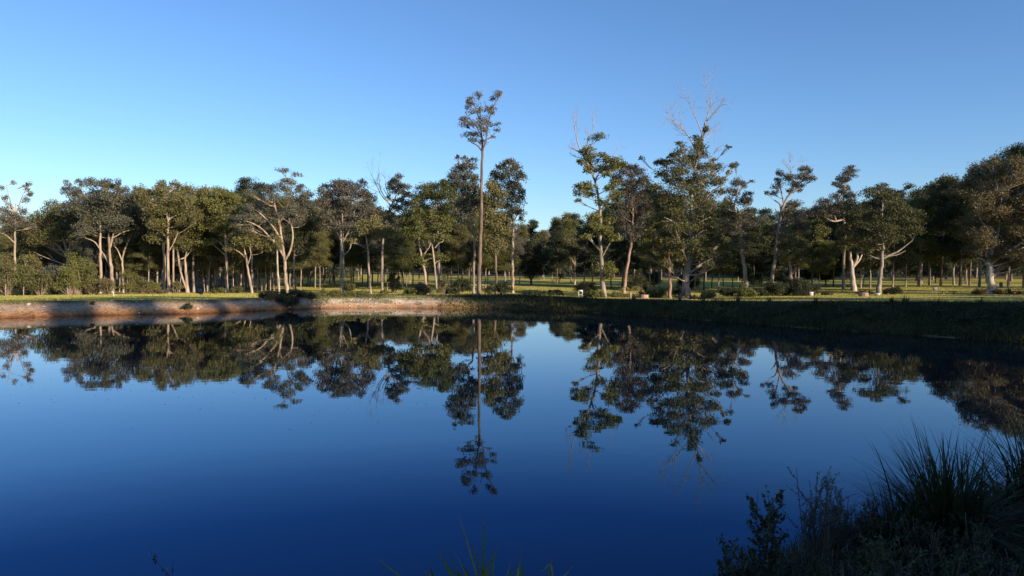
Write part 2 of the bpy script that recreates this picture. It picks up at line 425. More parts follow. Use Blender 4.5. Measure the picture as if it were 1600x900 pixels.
def bush(name, label, loc, rx, rz, leafM, seed, n=None, leaf=(.16, .08), group=None, cat='bush', ry=None, dens=1.0, stems=True):
    rng = np.random.default_rng(seed); ry = ry or rx * .9
    root = empty(name, loc, label, cat, group)
    b = np.array(loc, float); cb = MB(); sb = MB()
    m = max(9, int(12 * rx))
    for k in range(m):
        a = rng.uniform(0, 6.28); r = math.sqrt(rng.uniform(0, 1)); h = rng.uniform(.25, .85) * (1 - .35 * r * r)
        C = b + [math.cos(a) * r * rx * .75, math.sin(a) * r * ry * .75, h * rz]
        s = rng.uniform(.28, .42) * min(rx, rz * 1.1)
        P, S = clump_pts(C, s * 1.1, s * 1.1, s, int(dens * 2.3 * PI * s * s / (leaf[0] * leaf[1] * .5)) + 10, rng)
        P[:, 2] = np.maximum(P[:, 2], b[2] + .02); leaves(cb, P, leaf[0], leaf[1], rng, -.1)
        if stems: sb.tube(curve(b + [rng.normal() * .08 * rx, rng.normal() * .08, -.1], C, rng, .1, 5), np.linspace(.035, .012, 5) * max(.5, rz / 1.5), 4, cap=False)
    nf = sum(len(q) for q in cb.q)
    cb.build('foliage', leafM, root, b, tint=rng.uniform(0, 1, nf))
    if stems: sb.build('stem', B_BROWN, root, b, smooth=True)
    return root

# ------------------------------------------------------------------ ground sheet
def make_ground():
    m, nt, out = newmat('ground')
    tc = nt.nodes.new('ShaderNodeTexCoord'); at_ = nt.nodes.new('ShaderNodeAttribute'); at_.attribute_name = 'soil'
    a2 = nt.nodes.new('ShaderNodeAttribute'); a2.attribute_name = 'litter_shade'
    n1 = noise(nt, .12, 5, tc.outputs['Object']); n2 = noise(nt, 3.0, 5, tc.outputs['Object'], .7)
    g1 = ramp(nt, n1.outputs[0], [(.3, (.34, .315, .06)), (.5, (.44, .39, .09)), (.72, (.50, .43, .12))])
    g2 = ramp(nt, n2.outputs[0], [(.3, (.80, .82, .78)), (.7, (1.22, 1.18, 1.08))])
    mm = nt.nodes.new('ShaderNodeMix'); mm.data_type = 'RGBA'; mm.blend_type = 'MULTIPLY'; mm.inputs[0].default_value = 1
    nt.links.new(g1.outputs[0], mm.inputs[6]); nt.links.new(g2.outputs[0], mm.inputs[7])
    shf = nt.nodes.new('ShaderNodeAttribute'); shf.attribute_name = 'sand'
    # soil: strata by height, orange near the water, pale above
    geo = nt.nodes.new('ShaderNodeNewGeometry'); sx = nt.nodes.new('ShaderNodeSeparateXYZ'); nt.links.new(geo.outputs['Position'], sx.inputs[0])
    n3 = noise(nt, 1.1, 6, tc.outputs['Object'], .7)
    ma = nt.nodes.new('ShaderNodeMath'); ma.operation = 'MULTIPLY_ADD'; nt.links.new(n3.outputs[0], ma.inputs[0]); ma.inputs[1].default_value = .5; nt.links.new(sx.outputs[2], ma.inputs[2])
    s1 = ramp(nt, ma.outputs[0], [(.20, (.09, .045, .022)), (.36, (.31, .155, .07)), (.52, (.43, .255, .135)), (.68, (.46, .35, .25)), (.95, (.26, .20, .15))])
    n4 = noise(nt, 7, 5, tc.outputs['Object'], .75); s2 = ramp(nt, n4.outputs[0], [(.34, (.4, .37, .35)), (.5, (.9, .9, .9)), (.68, (1.35, 1.3, 1.25))])
    sand = ramp(nt, ma.outputs[0], [(.2, (.30, .16, .08)), (.42, (.56, .37, .22)), (.62, (.70, .58, .43)), (.95, (.66, .56, .42))])
    s1o = mixc(nt, shf.outputs['Fac'], s1.outputs[0], sand.outputs[0])
    ms = nt.nodes.new('ShaderNodeMix'); ms.data_type = 'RGBA'; ms.blend_type = 'MULTIPLY'; ms.inputs[0].default_value = .9
    nt.links.new(s1o, ms.inputs[6]); nt.links.new(s2.outputs[0], ms.inputs[7])
    lit = ramp(nt, n2.outputs[0], [(.3, (.05, .038, .024)), (.7, (.15, .115, .07))])
    c = mixc(nt, a2.outputs['Fac'], mm.outputs[2], lit.outputs[0])
    c = mixc(nt, at_.outputs['Fac'], c, ms.outputs[2])
    p = nt.nodes.new('ShaderNodeBsdfPrincipled'); p.inputs['Roughness'].default_value = .95; p.inputs['Specular IOR Level'].default_value = .1
    nt.links.new(c, p.inputs['Base Color'])
    bp = nt.nodes.new('ShaderNodeBump'); bp.inputs['Distance'].default_value = .12; bst = nt.nodes.new('ShaderNodeMath'); bst.operation = 'MULTIPLY_ADD'; nt.links.new(at_.outputs['Fac'], bst.inputs[0]); bst.inputs[1].default_value = .7; bst.inputs[2].default_value = .12; nt.links.new(bst.outputs[0], bp.inputs['Strength'])
    nt.links.new(n4.outputs[0], bp.inputs['Height']); nt.links.new(bp.outputs[0], p.inputs['Normal'])
    nt.links.new(p.outputs[0], out.inputs[0])
    th = np.radians(np.concatenate([np.arange(-180, -45, 3.0), np.arange(-45, 45, .18), np.arange(45, 180, 3.0)]))
    R = np.concatenate([[.01], np.arange(.5, 14, .3), np.arange(14, 30, .8), np.arange(30, 66, .22), np.arange(66, 120, 1.2), np.arange(120, 420, 6), [450, 550, 700, 1000, 1600, 3000]])
    T, RR = np.meshgrid(th, R, indexing='ij'); X = RR * np.sin(T); Y = RR * np.cos(T); Z = ground(X, Y)
    nT, nR = X.shape; V = np.stack([X, Y, Z], -1).reshape(-1, 3)
    i = np.arange(nT)[:, None]; j = np.arange(nR - 1)[None, :]; i2 = (i + 1) % nT
    Q = np.stack([i * nR + j, i2 * nR + j, i2 * nR + j + 1, i * nR + j + 1], -1).reshape(-1, 4)[:, ::-1]
    mb = MB(); mb.add(V, Q); o = mb.build('ground', m, smooth=True); o['kind'] = 'structure'
    X, Y, Z = V.T; Rr = np.hypot(X, Y); t = np.arctan2(X, Y); tc_ = np.clip(t, math.radians(-42), math.radians(40)); px = 800 + F * np.tan(tc_); Yf = Rr * np.cos(tc_)
    yb = np.interp(px, BP, BB); yw = np.interp(px, BP, BW)
    soil = np.clip((yb - Yf) / .5 + .9 + .6 * wob(X * 9, Y * 9), 0, 1) * (Rr > 20)
    rightside = np.clip((px - 680) / 60, 0, 1)
    soil = soil * (1 - rightside * .55) * (1 - np.clip((px - 950) / 150, 0, 1))
    soil = np.where((Z < .03) & (Yf < yb), 1 - np.clip((px - 900) / 150, 0, 1), soil)
    # trampled bare patch behind the pale bank
    ex = np.clip(1 - np.abs(px - 620) / 60, 0, 1) * np.clip(1 - (Yf - yb) / 3, 0, 1) * (Rr > 20)
    soil = np.maximum(soil, ex * .8)
    litter_shade = np.clip((Yf - 88) / 25, 0, 1) * np.clip((430 - px) / 60, 0, 1) * .9
    litter_shade = np.maximum(litter_shade, np.exp(-((Yf - 83 - 2 * wob(X, Y)) / 4.5) ** 2) * np.clip((px - 990) / 60, 0, 1) * np.clip((1400 - px) / 100, 0, 1) * .7)
    litter_shade = np.maximum(litter_shade, np.clip((Yf - 230) / 40, 0, .9))
    litter_shade = np.maximum(litter_shade, (Rr < 20) * .8)
    litter_shade = np.maximum(litter_shade, np.clip((px - 690) / 60, 0, 1) * np.clip((yb + .3 - Yf) / .6, 0, 1) * .95)  # right bank ground darkened to stand in for the shade there
    sandy = np.clip(1 - np.abs(px - 590) / 110, 0, 1) ** .5 * (Rr > 20)
    for nm, arr in (('sand', sandy), ('soil', soil), ('litter_shade', litter_shade)):
        a = o.data.attributes.new(nm, 'FLOAT', 'POINT'); a.data.foreach_set('value', arr.astype(np.float32))
make_ground()

# ------------------------------------------------------------------ water
def make_water():
    m, nt, out = newmat('water')
    tc = nt.nodes.new('ShaderNodeTexCoord'); mp = nt.nodes.new('ShaderNodeMapping'); mp.inputs['Scale'].default_value = (.55, 1.0, 1)
    nt.links.new(tc.outputs['Object'], mp.inputs[0])
    n1 = noise(nt, 1.3, 3, mp.outputs[0], .5); n2 = noise(nt, .12, 2, tc.outputs['Object'])
    mu = nt.nodes.new('ShaderNodeMath'); mu.operation = 'MULTIPLY'; nt.links.new(n1.outputs[0], mu.inputs[0]); rp2 = ramp(nt, n2.outputs[0], [(.42, (.3, .3, .3)), (.66, (1, 1, 1))]); nt.links.new(rp2.outputs[0], mu.inputs[1])
    bp = nt.nodes.new('ShaderNodeBump'); bp.inputs['Strength'].default_value = .10; bp.inputs['Distance'].default_value = .02
    nt.links.new(mu.outputs[0], bp.inputs['Height'])
    fr_ = nt.nodes.new('ShaderNodeFresnel'); fr_.inputs['IOR'].default_value = 1.8; nt.links.new(bp.outputs[0], fr_.inputs['Normal'])
    rp = ramp(nt, fr_.outputs[0], [(.235, (.16, .38, .74)), (.33, (.55, .80, 1.0)), (.55, (.95, .97, 1))])
    gl = nt.nodes.new('ShaderNodeBsdfGlossy'); gl.inputs['Roughness'].default_value = .012
    nt.links.new(rp.outputs[0], gl.inputs['Color']); nt.links.new(bp.outputs[0], gl.inputs['Normal'])
    df = nt.nodes.new('ShaderNodeBsdfDiffuse'); df.inputs['Color'].default_value = (.0004, .003, .012, 1)
    mx = nt.nodes.new('ShaderNodeMixShader'); nt.links.new(fr_.outputs[0], mx.inputs[0]); nt.links.new(df.outputs[0], mx.inputs[1]); nt.links.new(gl.outputs[0], mx.inputs[2])
    nt.links.new(mx.outputs[0], out.inputs[0])
    th = np.radians(np.arange(-82, 66.1, 1.0)); V = [[0, 0, 0]]
    nr, fr = [], []
    for t in th:
        tc_ = min(max(t, math.radians(-42)), math.radians(40)); px = 800 + F * math.tan(tc_)
        Rf = (np.interp(px, BP, BW) + 1.0) / math.cos(tc_); fr.append((math.sin(t) * Rf, math.cos(t) * Rf, 0))
        Rn = max(1.0, np.interp(math.degrees(t), NA, NR) - 1.0); Rn = min(Rn, Rf - .5); nr.append((math.sin(t) * Rn, math.cos(t) * Rn, 0))
    n = len(th); mb = MB(); mb.add(nr + fr, [(i, i + 1, n + i + 1, n + i) for i in range(n - 1)])
    o = mb.build('water', m); o['kind'] = 'structure'
make_water()
# ------------------------------------------------------------------ trees measured one by one, left to right
def H(*a, **k): return hero(*a, **k)
GL = 'tall gums along the front edge of the left wood'
H('gum_tree', 'sparse gum with bare upswept limbs and small leaf tufts at the far left edge', 98,
  [(23,460,6),(23,395,5),(25,360,4.5),(26,332,3.5),(25,318,2)], [[(26,338,3),(35,318,2),(44,300,1.2)],[(26,335,3),(20,310,2),(17,285,1)],[(26,340,3),(15,318,2),(4,300,1.2)],[(24,378,3),(14,368,2),(6,364,1.5)]],
  [(48,290,5,4),(44,303,6,4),(38,312,6,4),(17,285,3,3),(24,288,3,2),(27,328,7,6),(3,293,5,3),(10,312,6,4),(6,330,9,5),(18,342,12,7),(32,338,8,5),(14,322,5,4),(40,296,4,3),(0,345,14,6),(34,352,10,5)], L_PURPLE, B_PALE, GL, dens=.7, leaf=(.2,.1))
H('gum_tree', 'low spreading gum with fanned pale limbs above the left thicket', 106,
  [(106,458,8),(106,410,7),(108,392,5),(112,372,3)], [[(106,402,5),(95,385,4),(85,372,2)],[(107,400,5),(102,380,4),(97,362,2)],[(108,398,5),(118,382,4),(130,373,3),(145,374,2)],[(109,392,4),(121,370,3),(124,352,2)]],
  [(60,352,18,11),(85,345,20,12),(110,348,20,12),(72,368,18,9),(132,358,16,10),(45,375,16,9),(95,328,16,9),(120,330,16,9),(30,362,14,8),(52,388,12,8),(140,342,12,9)], L_OLIVE, B_PALE, GL, dens=1.0)
H('gum_tree', 'thin topped gum with airy mauve leaf tufts rising above the left thicket', 108,
  [(128,458,6),(126,380,5),(121,330,4),(117,300,2)], [[(122,345,3),(108,320,2),(92,295,1.2)],[(120,325,3),(126,300,2),(124,285,1)]],
  [(94,292,7,4),(103,300,8,5),(92,320,7,4),(86,325,5,4),(109,288,5,4),(122,284,6,4),(114,305,9,6),(124,298,6,5),(104,318,10,6),(120,318,9,6),(100,335,12,6)], L_PURPLE, B_GREY, GL, dens=.75, leaf=(.22,.11))
H('gum_tree', 'big gum with three pale rising trunks and a flat grey crown beside the thicket', 96,
  [(176,459,9),(175,425,8),(173,395,6),(173,350,4.5),(179,330,3),(184,312,2)], [[(173,425,5),(165,405,4.5),(155,393,3.5),(150,387,2)],[(174,410,5),(170,385,4),(167,370,3)],[(175,392,5),(182,360,4),(190,335,3),(203,322,1.5)],[(178,375,3.5),(192,362,2.5),(212,356,1.5)],[(173,352,3),(165,330,2.5),(160,305,1.5)]],
  [(143,284,6,5),(152,290,10,5),(165,286,11,5),(178,292,8,5),(187,288,5,5),(140,312,14,9),(162,308,16,9),(186,310,16,10),(205,325,14,10),(150,332,16,9),(176,330,16,9),(198,345,16,8),(155,352,15,7),(185,358,14,6),(212,308,12,8),(142,300,8,5),(196,298,8,5)], L_GREY, B_PALE, GL, dens=.95)
H('gum_tree', 'straight pale trunk standing just left of the three-trunked gum', 95,
  [(157,461,8),(157,420,7),(157,385,6),(158,350,4),(155,325,2.5)], [[(157,390,3),(150,378,2.5),(138,372,2)]], [(150,345,12,7),(165,342,12,7),(142,360,10,6),(158,325,10,7)], L_GREY, B_PALE, GL)
H('gum_tree', 'crooked slim gum with two upward forks behind the bushes right of the thicket', 98,
  [(193,456,5),(192,425,5),(191,405,4),(196,388,3.5),(204,368,3),(206,352,2)], [[(192,408,3.5),(186,392,2.5),(181,384,2)],[(196,390,3),(199,370,2),(196,355,1.5)]],
  [(200,350,12,8),(212,362,10,7),(188,372,10,6),(220,345,12,8),(205,330,12,8)], L_GREY, B_PALE, GL)
H('gum_tree', 'pair-stemmed gum with thick pale stems and dull olive crown before the dark gap', 104,
  [(218,456,8),(218,420,7),(217,380,6),(220,350,4),(225,325,2)], [[(212,452,7),(210,420,6),(210,392,5),(212,365,3)],[(218,385,4),(228,372,3),(240,370,2)]],
  [(222,318,16,10),(232,301,10,6),(212,342,15,9),(240,330,13,10),(228,345,15,8),(205,322,12,8),(243,352,12,8),(218,296,8,5),(250,345,10,8)], L_OLIVE, B_PALE, GL)
H('gum_tree', 'gum with forked pale head and dark peaked crown over the left grass', 94,
  [(265,460,8),(263,425,7),(263,380,6),(264,345,5),(258,325,3.5),(253,312,2)], [[(264,347,4),(272,338,3.5),(285,334,2.5),(300,332,1.5)],[(264,350,3.5),(268,330,2.5),(275,315,1.5)],[(263,375,3),(252,362,2.5),(240,358,2)],[(264,395,3),(273,380,2.5),(281,365,2)]],
  [(267,288,8,6),(256,293,9,5),(276,296,9,6),(248,307,13,9),(268,305,14,9),(286,312,15,9),(258,326,15,8),(280,328,14,8),(298,322,12,8),(243,325,12,8),(292,345,14,8),(240,345,12,7),(310,338,8,7),(230,300,8,4)], L_OLIVE, B_PALE, GL)
H('gum_tree', 'plain thick gum trunk standing close on the left of the fork-headed gum', 95,
  [(257,458,7),(257,420,6),(256,385,5),(252,360,3)], [], [(250,352,12,7),(262,362,12,6),(245,372,12,6),(258,340,12,8)], L_OLIVE, B_PALE, GL)
H('gum_tree', 'slender gum trunk standing close on the right of the fork-headed gum', 95,
  [(271,458,5),(271,420,4.5),(271,385,4),(273,360,2.5)], [], [(275,365,13,7),(285,375,10,6),(268,352,12,7)], L_OLIVE, B_PALE, GL)
H('gum_tree', 'short gum dividing low into two thick pale stems on the grass edge', 96,
  [(293,457,9),(291,430,7),(289,408,5),(292,390,3)], [[(286,456,5),(284,425,4.5),(281,390,4),(279,378,2.5)],[(287,402,3),(298,392,2.5),(312,388,1.5)],[(284,400,3),(276,408,2)]],
  [(288,378,14,7),(305,382,11,6),(275,382,11,6),(295,362,14,7)], L_OLIVE, B_PALE, GL)
H('gum_tree', 'single-stemmed gum with rounded double-peaked crown on the grass edge', 98,
  [(303,456,6),(302,420,5),(302,380,4.5),(303,350,3.5),(302,320,2)], [[(303,395,3),(295,380,2.5),(288,372,1.5)],[(303,400,3),(312,388,2),(322,382,1.5)]],
  [(300,298,12,7),(313,298,9,6),(295,315,14,9),(312,318,14,9),(300,335,15,8),(320,332,12,9),(288,345,12,8),(310,352,15,8),(325,350,10,8),(298,366,12,7)], L_OLIVE, B_GREY, GL)
H('gum_tree', 'narrow grey gum standing left of the bright green tiered tree', 102,
  [(325,455,6),(324,420,5),(324,385,4),(328,350,3),(332,320,2)], [], [(330,312,12,8),(322,330,12,8),(338,300,12,6),(326,360,12,7),(335,375,12,7),(322,345,10,7)], L_OLIVE, B_GREY, GL)
H('gum_tree', 'bright green tree with layered shelves of foliage on a straight trunk', 96,
  [(354,458,7),(354,420,6),(353,380,5),(352,345,4),(351,315,2)], [[(353,390,3.5),(342,378,2.5),(330,372,2)],[(353,380,3),(362,368,2),(372,362,1.5)],[(353,398,3),(344,390,2),(338,384,1.5)]],
  [(350,303,13,6),(362,312,13,6),(340,318,14,6),(355,328,17,6),(372,330,12,7),(336,336,12,6),(350,345,18,6),(370,350,14,6),(333,356,12,6),(352,361,18,5),(372,368,10,5),(345,375,12,5),(330,303,10,6)], L_GREEN, B_PALE, GL, dens=1.2)
H('gum_tree', 'dark domed gum showing above the layered green tree', 122,
  [(384,450,7),(384,400,6),(385,340,4),(386,310,2)], [], [(375,292,13,7),(392,286,13,6),(403,292,9,6),(383,303,17,9),(400,308,14,9),(370,308,12,8),(385,322,17,9),(402,325,12,8),(390,340,14,8)], L_DARK, B_GREY, GL)
H('gum_tree', 'leaning pale gum bent to the left with a small low crown', 92,
  [(394,460,6),(391,440,6),(386,415,5),(382,398,4),(379,385,2.5)], [[(383,402,3),(374,394,2.5),(366,390,1.5)],[(386,412,3),(392,398,2),(390,385,1.5)]],
  [(378,378,14,7),(392,372,12,7),(366,386,11,6),(402,382,10,6),(385,362,14,7),(370,368,10,6)], L_OLIVE, B_PALE, GL)
H('gum_tree', 'straight slim trunk just right of the leaning pale gum', 98,
  [(395,458,5),(394,420,4.5),(394,385,3.5),(396,360,2)], [], [(398,355,12,8),(390,345,12,7),(406,365,10,7)], L_OLIVE, B_GREY, GL)
H('gum_tree', 'large pale gum with sweeping bare limbs and thin wide crown above the bank', 90,
  [(449,462,9.5),(447,440,8.5),(445,420,8),(441,390,6.5),(437,355,5.5),(433,335,5),(428,318,4),(422,304,2.5)],
  [[(442,400,5),(434,385,4.5),(424,372,4),(412,358,3.5),(400,350,2.8),(388,346,1.8)],[(440,378,4.5),(430,358,4),(418,342,3.2),(406,330,2.5),(398,327,1.5)],[(447,408,5.5),(453,392,5),(458,370,4.2),(456,352,3),(452,342,1.8)],[(441,398,3.5),(435,384,2.8),(434,374,1.5)],[(434,338,3.5),(430,318,3),(434,304,1.8)],[(428,316,3),(418,312,2.5),(411,306,1.5)],[(437,350,3),(450,325,2.5),(460,298,2),(462,282,1.2)],[(437,350,2.5),(424,342,2),(414,338,1.5)]],
  [(455,272,9,3),(467,274,7,3),(446,282,9,4),(462,287,9,4),(436,290,9,5),(424,296,9,5),(410,293,6,4),(474,298,9,5),(456,302,11,6),(402,304,8,5),(444,312,10,6),(468,312,11,6),(482,304,8,5),(412,316,10,5),(396,322,10,6),(425,328,8,5),(385,336,10,6),(462,328,12,6),(478,332,10,6),(400,340,9,4),(390,356,9,5),(446,338,8,5),(378,348,8,5),(415,350,7,4),(465,345,9,5)], L_GREY, B_PALE, GL, dens=.8, leaf=(.2,.1), dupc=.4)
H('gum_tree', 'thin white-barked stem close beside the large sweeping gum', 86,
  [(436,465,5.5),(435,440,5),(434,415,4.5),(433,395,3.5),(431,380,2)], [], [(428,372,10,6),(438,384,8,5)], L_OLIVE, B_WHITE, GL, dens=.7)
H('gum_tree', 'mottled stem standing just right of the sweeping gum above the scrub', 92,
  [(459,462,5),(459,430,4.5),(460,400,4),(462,370,3)], [], [(470,362,14,8),(482,375,12,8),(465,380,11,7),(485,350,12,8),(474,392,10,7)], L_DARK, B_GREY, GL)
GM = 'gums standing between the left wood and the tall landmark tree'
H('gum_tree', 'broad smoky brown-grey gum with dark twin trunk and pale inner limbs', 90,
  [(534,462,8),(534,430,7.5),(533,395,7),(532,365,5),(527,335,4),(524,315,2.5)], [[(537,458,4.5),(537,420,4),(538,380,3.5),(537,340,3),(536,310,1.5)],[(533,378,4),(522,352,3),(508,332,2.2),(498,325,1.5)],[(535,382,4),(545,362,3.5),(553,345,2.5),(556,330,1.5)],[(532,362,3),(522,340,2),(517,318,1.5)],[(537,345,2.5),(550,335,2),(566,330,1.2)],[(536,400,4),(546,390,3),(551,372,2)]],
  [(515,288,9,4),(527,285,10,5),(542,289,9,5),(559,284,8,6),(507,302,9,6),(524,300,13,7),(542,302,13,7),(560,298,11,7),(573,308,9,7),(508,318,12,7),(528,318,14,7),(550,318,14,8),(572,324,11,8),(515,336,12,7),(540,336,14,7),(562,340,14,7),(504,348,9,7),(580,338,9,7),(552,355,14,7),(528,352,9,6)], L_PURPLE, B_GREY, GM, dens=1.0)
H('gum_tree', 'bent slim pale gum with Y-shaped head rising from the bank scrub', 84,
  [(580,464,5.5),(578,440,5),(577,415,4.8),(576,392,4.2),(574,372,3.5),(573,360,2)], [[(577,388,4),(583,376,3.2),(590,364,2.5),(592,358,1.2)]],
  [(560,362,11,6),(572,352,12,6),(592,356,12,6),(605,362,10,6),(556,375,9,5),(585,344,12,6)], L_OLIVE, B_PALE, GM)
H('gum_tree', 'gum with a spray of bare dead branches beside dark leafy knots', 92,
  [(597,456,7),(597,420,6.5),(598,385,6),(601,350,5),(608,328,4),(614,316,3)], [[(614,316,3),(619,305,2.5),(618,292,1.5)],[(602,345,4),(612,328,3),(620,318,2),(632,330,1.5)],[(614,318,2.5),(604,304,2),(598,294,1.2)]],
  [(625,277,6,3.5),(617,284,9,5),(608,287,7,4),(628,290,9,5),(637,290,4,2),(618,298,9,5),(640,303,8,3.5),(632,312,8,4),(610,310,7,4),(642,318,8,5),(625,325,11,5),(596,330,10,6),(608,338,12,6),(640,335,12,7),(590,345,10,6),(622,345,13,7)], L_GREY, B_GREY, GM, dens=.9,
  dead=[[[(606,322,3),(596,305,2.5),(588,288,2),(580,272,1)],7,2.0],[[(600,318,2.5),(595,298,2),(592,282,1.5),(590,268,.8)],6,1.6],[[(610,312,2.5),(604,295,2),(603,278,1)],5,1.4],[[(618,300,2),(624,288,1.4),(629,272,.8)],3,.8]])
H('gum_tree', 'bright olive gum with stacked umbrella clumps over a brown twig heap', 80,
  [(668,464,8),(665,440,7),(662,415,6),(657,395,5),(655,378,3.5),(652,362,2)], [[(683,458,5),(681,430,4.5),(678,395,4.2),(676,378,3),(680,365,2)],[(679,388,3.5),(686,380,2.8),(692,378,2)],[(663,412,3.5),(655,402,3),(646,396,2)],[(660,400,3.5),(670,385,2.5),(674,370,1.5)]],
  [(652,334,13,5),(638,345,10,6),(660,343,14,6),(676,338,12,6),(690,345,13,6),(640,357,11,5),(664,356,15,5),(684,358,15,6),(700,358,7,6),(650,368,12,5),(694,370,10,5),(672,372,12,4),(655,400,11,4),(676,398,13,5),(692,404,9,5),(664,409,13,4),(632,352,6,4)], L_GREEN, B_PALE, GM, dens=1.15)
H('gum_tree', 'deep green gum filling the skyline behind the bright olive gum', 108,
  [(686,450,7),(686,410,6),(684,370,5),(682,330,4),(680,305,2)], [[(684,335,3),(690,322,2.5),(700,314,1.5)],[(682,330,3),(677,318,2),(672,310,1.5)]],
  [(660,296,12,6),(676,289,12,6),(690,286,9,5),(702,293,11,7),(652,308,10,7),(672,303,14,7),(692,305,14,7),(708,308,9,8),(655,322,10,6),(680,320,16,7),(704,325,12,7),(695,340,12,7)], L_GREEN, B_GREY, GM)
H('gum_tree', 'bluish grey gum with kinked pale upper limb close left of the tallest tree', 84,
  [(740,463,7),(740,430,6.5),(741,395,6),(741,360,5),(740,348,4.5),(733,340,3.5),(736,325,3),(743,318,2)], [[(740,348,3),(728,348,2.5),(720,343,1.5)],[(738,325,2.5),(732,300,2),(726,280,1.2)]],
  [(720,263,10,5),(735,260,8,5),(712,273,10,6),(728,275,12,6),(742,280,8,6),(716,288,11,7),(733,292,12,7),(746,300,8,7),(720,303,12,6),(738,312,10,6),(722,318,12,6),(730,332,10,6),(716,335,9,6),(724,245,5,3),(716,247,4,3),(730,252,5,3),(740,248,4,3)], L_GREY, B_GREY, GM, dens=.9)
H('landmark_gum', 'tallest tree, a bare brown trunk with small tufted crown high over the wood', 80,
  [(748,463,9),(749,420,8.5),(751,370,8),(752,320,7),(753,275,6),(754,238,5),(753,215,3.5),(750,190,2.5),(752,165,1.5)],
  [[(754,240,3.5),(746,228,2.5),(736,222,1.8),(728,212,1.2)],[(754,236,3.8),(760,220,3),(763,200,2.5),(768,180,2.2),(775,165,1.8),(786,152,.9)],[(760,222,2),(768,215,1.6),(776,207,1)],[(753,215,2.5),(745,200,2),(735,188,1.4),(728,180,1)],[(751,190,2),(744,172,1.6),(738,156,1)],[(768,180,1.5),(760,168,1.2),(757,158,.8)],[(764,200,1.6),(772,197,1.3),(780,194,.8)]],
  [(777,144,5,3.5),(780,152,4,3),(773,156,5,3.5),(736,151,6,3.5),(746,155,6,3.5),(740,163,7,4),(752,168,6,4),(762,166,5,4),(733,172,4,3),(729,184,6,4),(741,180,7,4),(753,183,7,4),(764,178,6,4),(771,170,4,3),(726,198,7,4),(738,197,7,4),(750,197,8,5),(761,194,6,4),(733,210,7,4),(745,211,8,4),(757,208,7,4),(740,221,6,3.5),(752,219,6,3.5),(779,195,4,2.5),(776,206,4,3),(770,213,3,2.5),(721,188,2.5,2),(731,158,3,3)],
  L_PURPLE, B_BROWN, None, dens=.62, leaf=(.17,.09), dupc=.4, fat=1.4, dead=[[[(746,160,1.4),(752,148,1),(757,141,.6)],2,.6],[[(774,166,1.4),(782,156,1),(789,151,.5)],1,.5]])
H('gum_tree', 'dark barked gum with olive crown just right of the tallest tree', 82,
  [(775,463,7),(775,430,6.5),(774,395,6),(770,360,5),(768,335,4),(762,322,3),(758,312,2)], [[(769,338,3),(775,326,2.5),(774,316,1.5)],[(775,400,3),(783,385,2.5),(788,370,1.5)]],
  [(766,293,10,6),(778,302,10,6),(763,308,11,6),(772,320,12,6),(762,334,11,6),(782,340,11,7),(768,352,13,6),(785,360,12,6),(764,368,11,6),(778,376,12,6),(790,345,8,6),(768,390,10,5)], L_OLIVE, B_BROWN, GM)
H('gum_tree', 'tall smooth columned gum under a high rounded crown right of the tallest tree', 96,
  [(801,463,7.5),(801,430,7),(801,395,6.5),(802,360,5),(800,320,4),(797,290,3),(795,268,1.5)], [[(801,345,3),(790,325,2.5),(782,305,1.5)],[(802,350,3),(810,330,2),(814,315,1.5)]],
  [(795,254,9,4.5),(784,262,9,5),(804,262,9,5),(776,273,9,6),(792,273,12,6),(810,275,8,6),(770,286,8,6),(786,288,13,6),(804,290,12,7),(815,300,5,5),(778,302,11,6),(796,306,13,6),(812,315,8,6),(788,320,13,6),(806,330,11,6),(794,338,12,6),(814,342,5,4)], L_GREY, B_PALE, GM, dens=.95)
H('shade_tree', 'low dark round-crowned tree standing alone on the middle fairway', 142,
  [(830,443,5),(830,430,4),(830,415,2)], [[(828,436,3),(820,424,2)],[(832,436,3),(840,424,2)]], [(820,412,14,8),(842,412,14,8),(830,398,17,9),(822,422,12,6),(842,424,12,6),(832,384,12,7),(848,400,8,7)], L_DARK, B_BROWN, cat='tree', dens=1.3)
H('gum_sapling', 'small sunlit gum sapling with rounded crown alone on the fairway', 150,
  [(898,440,4),(898,420,3.5),(898,400,2)], [[(898,412,2),(892,404,1.5)],[(898,410,2),(904,402,1.5)]], [(897,376,11,7),(888,388,10,6),(905,388,11,6),(895,398,14,6),(884,378,6,5),(912,378,6,5)], L_OLIVE, B_PALE)
GR = 'big gums scattered over the right parkland'
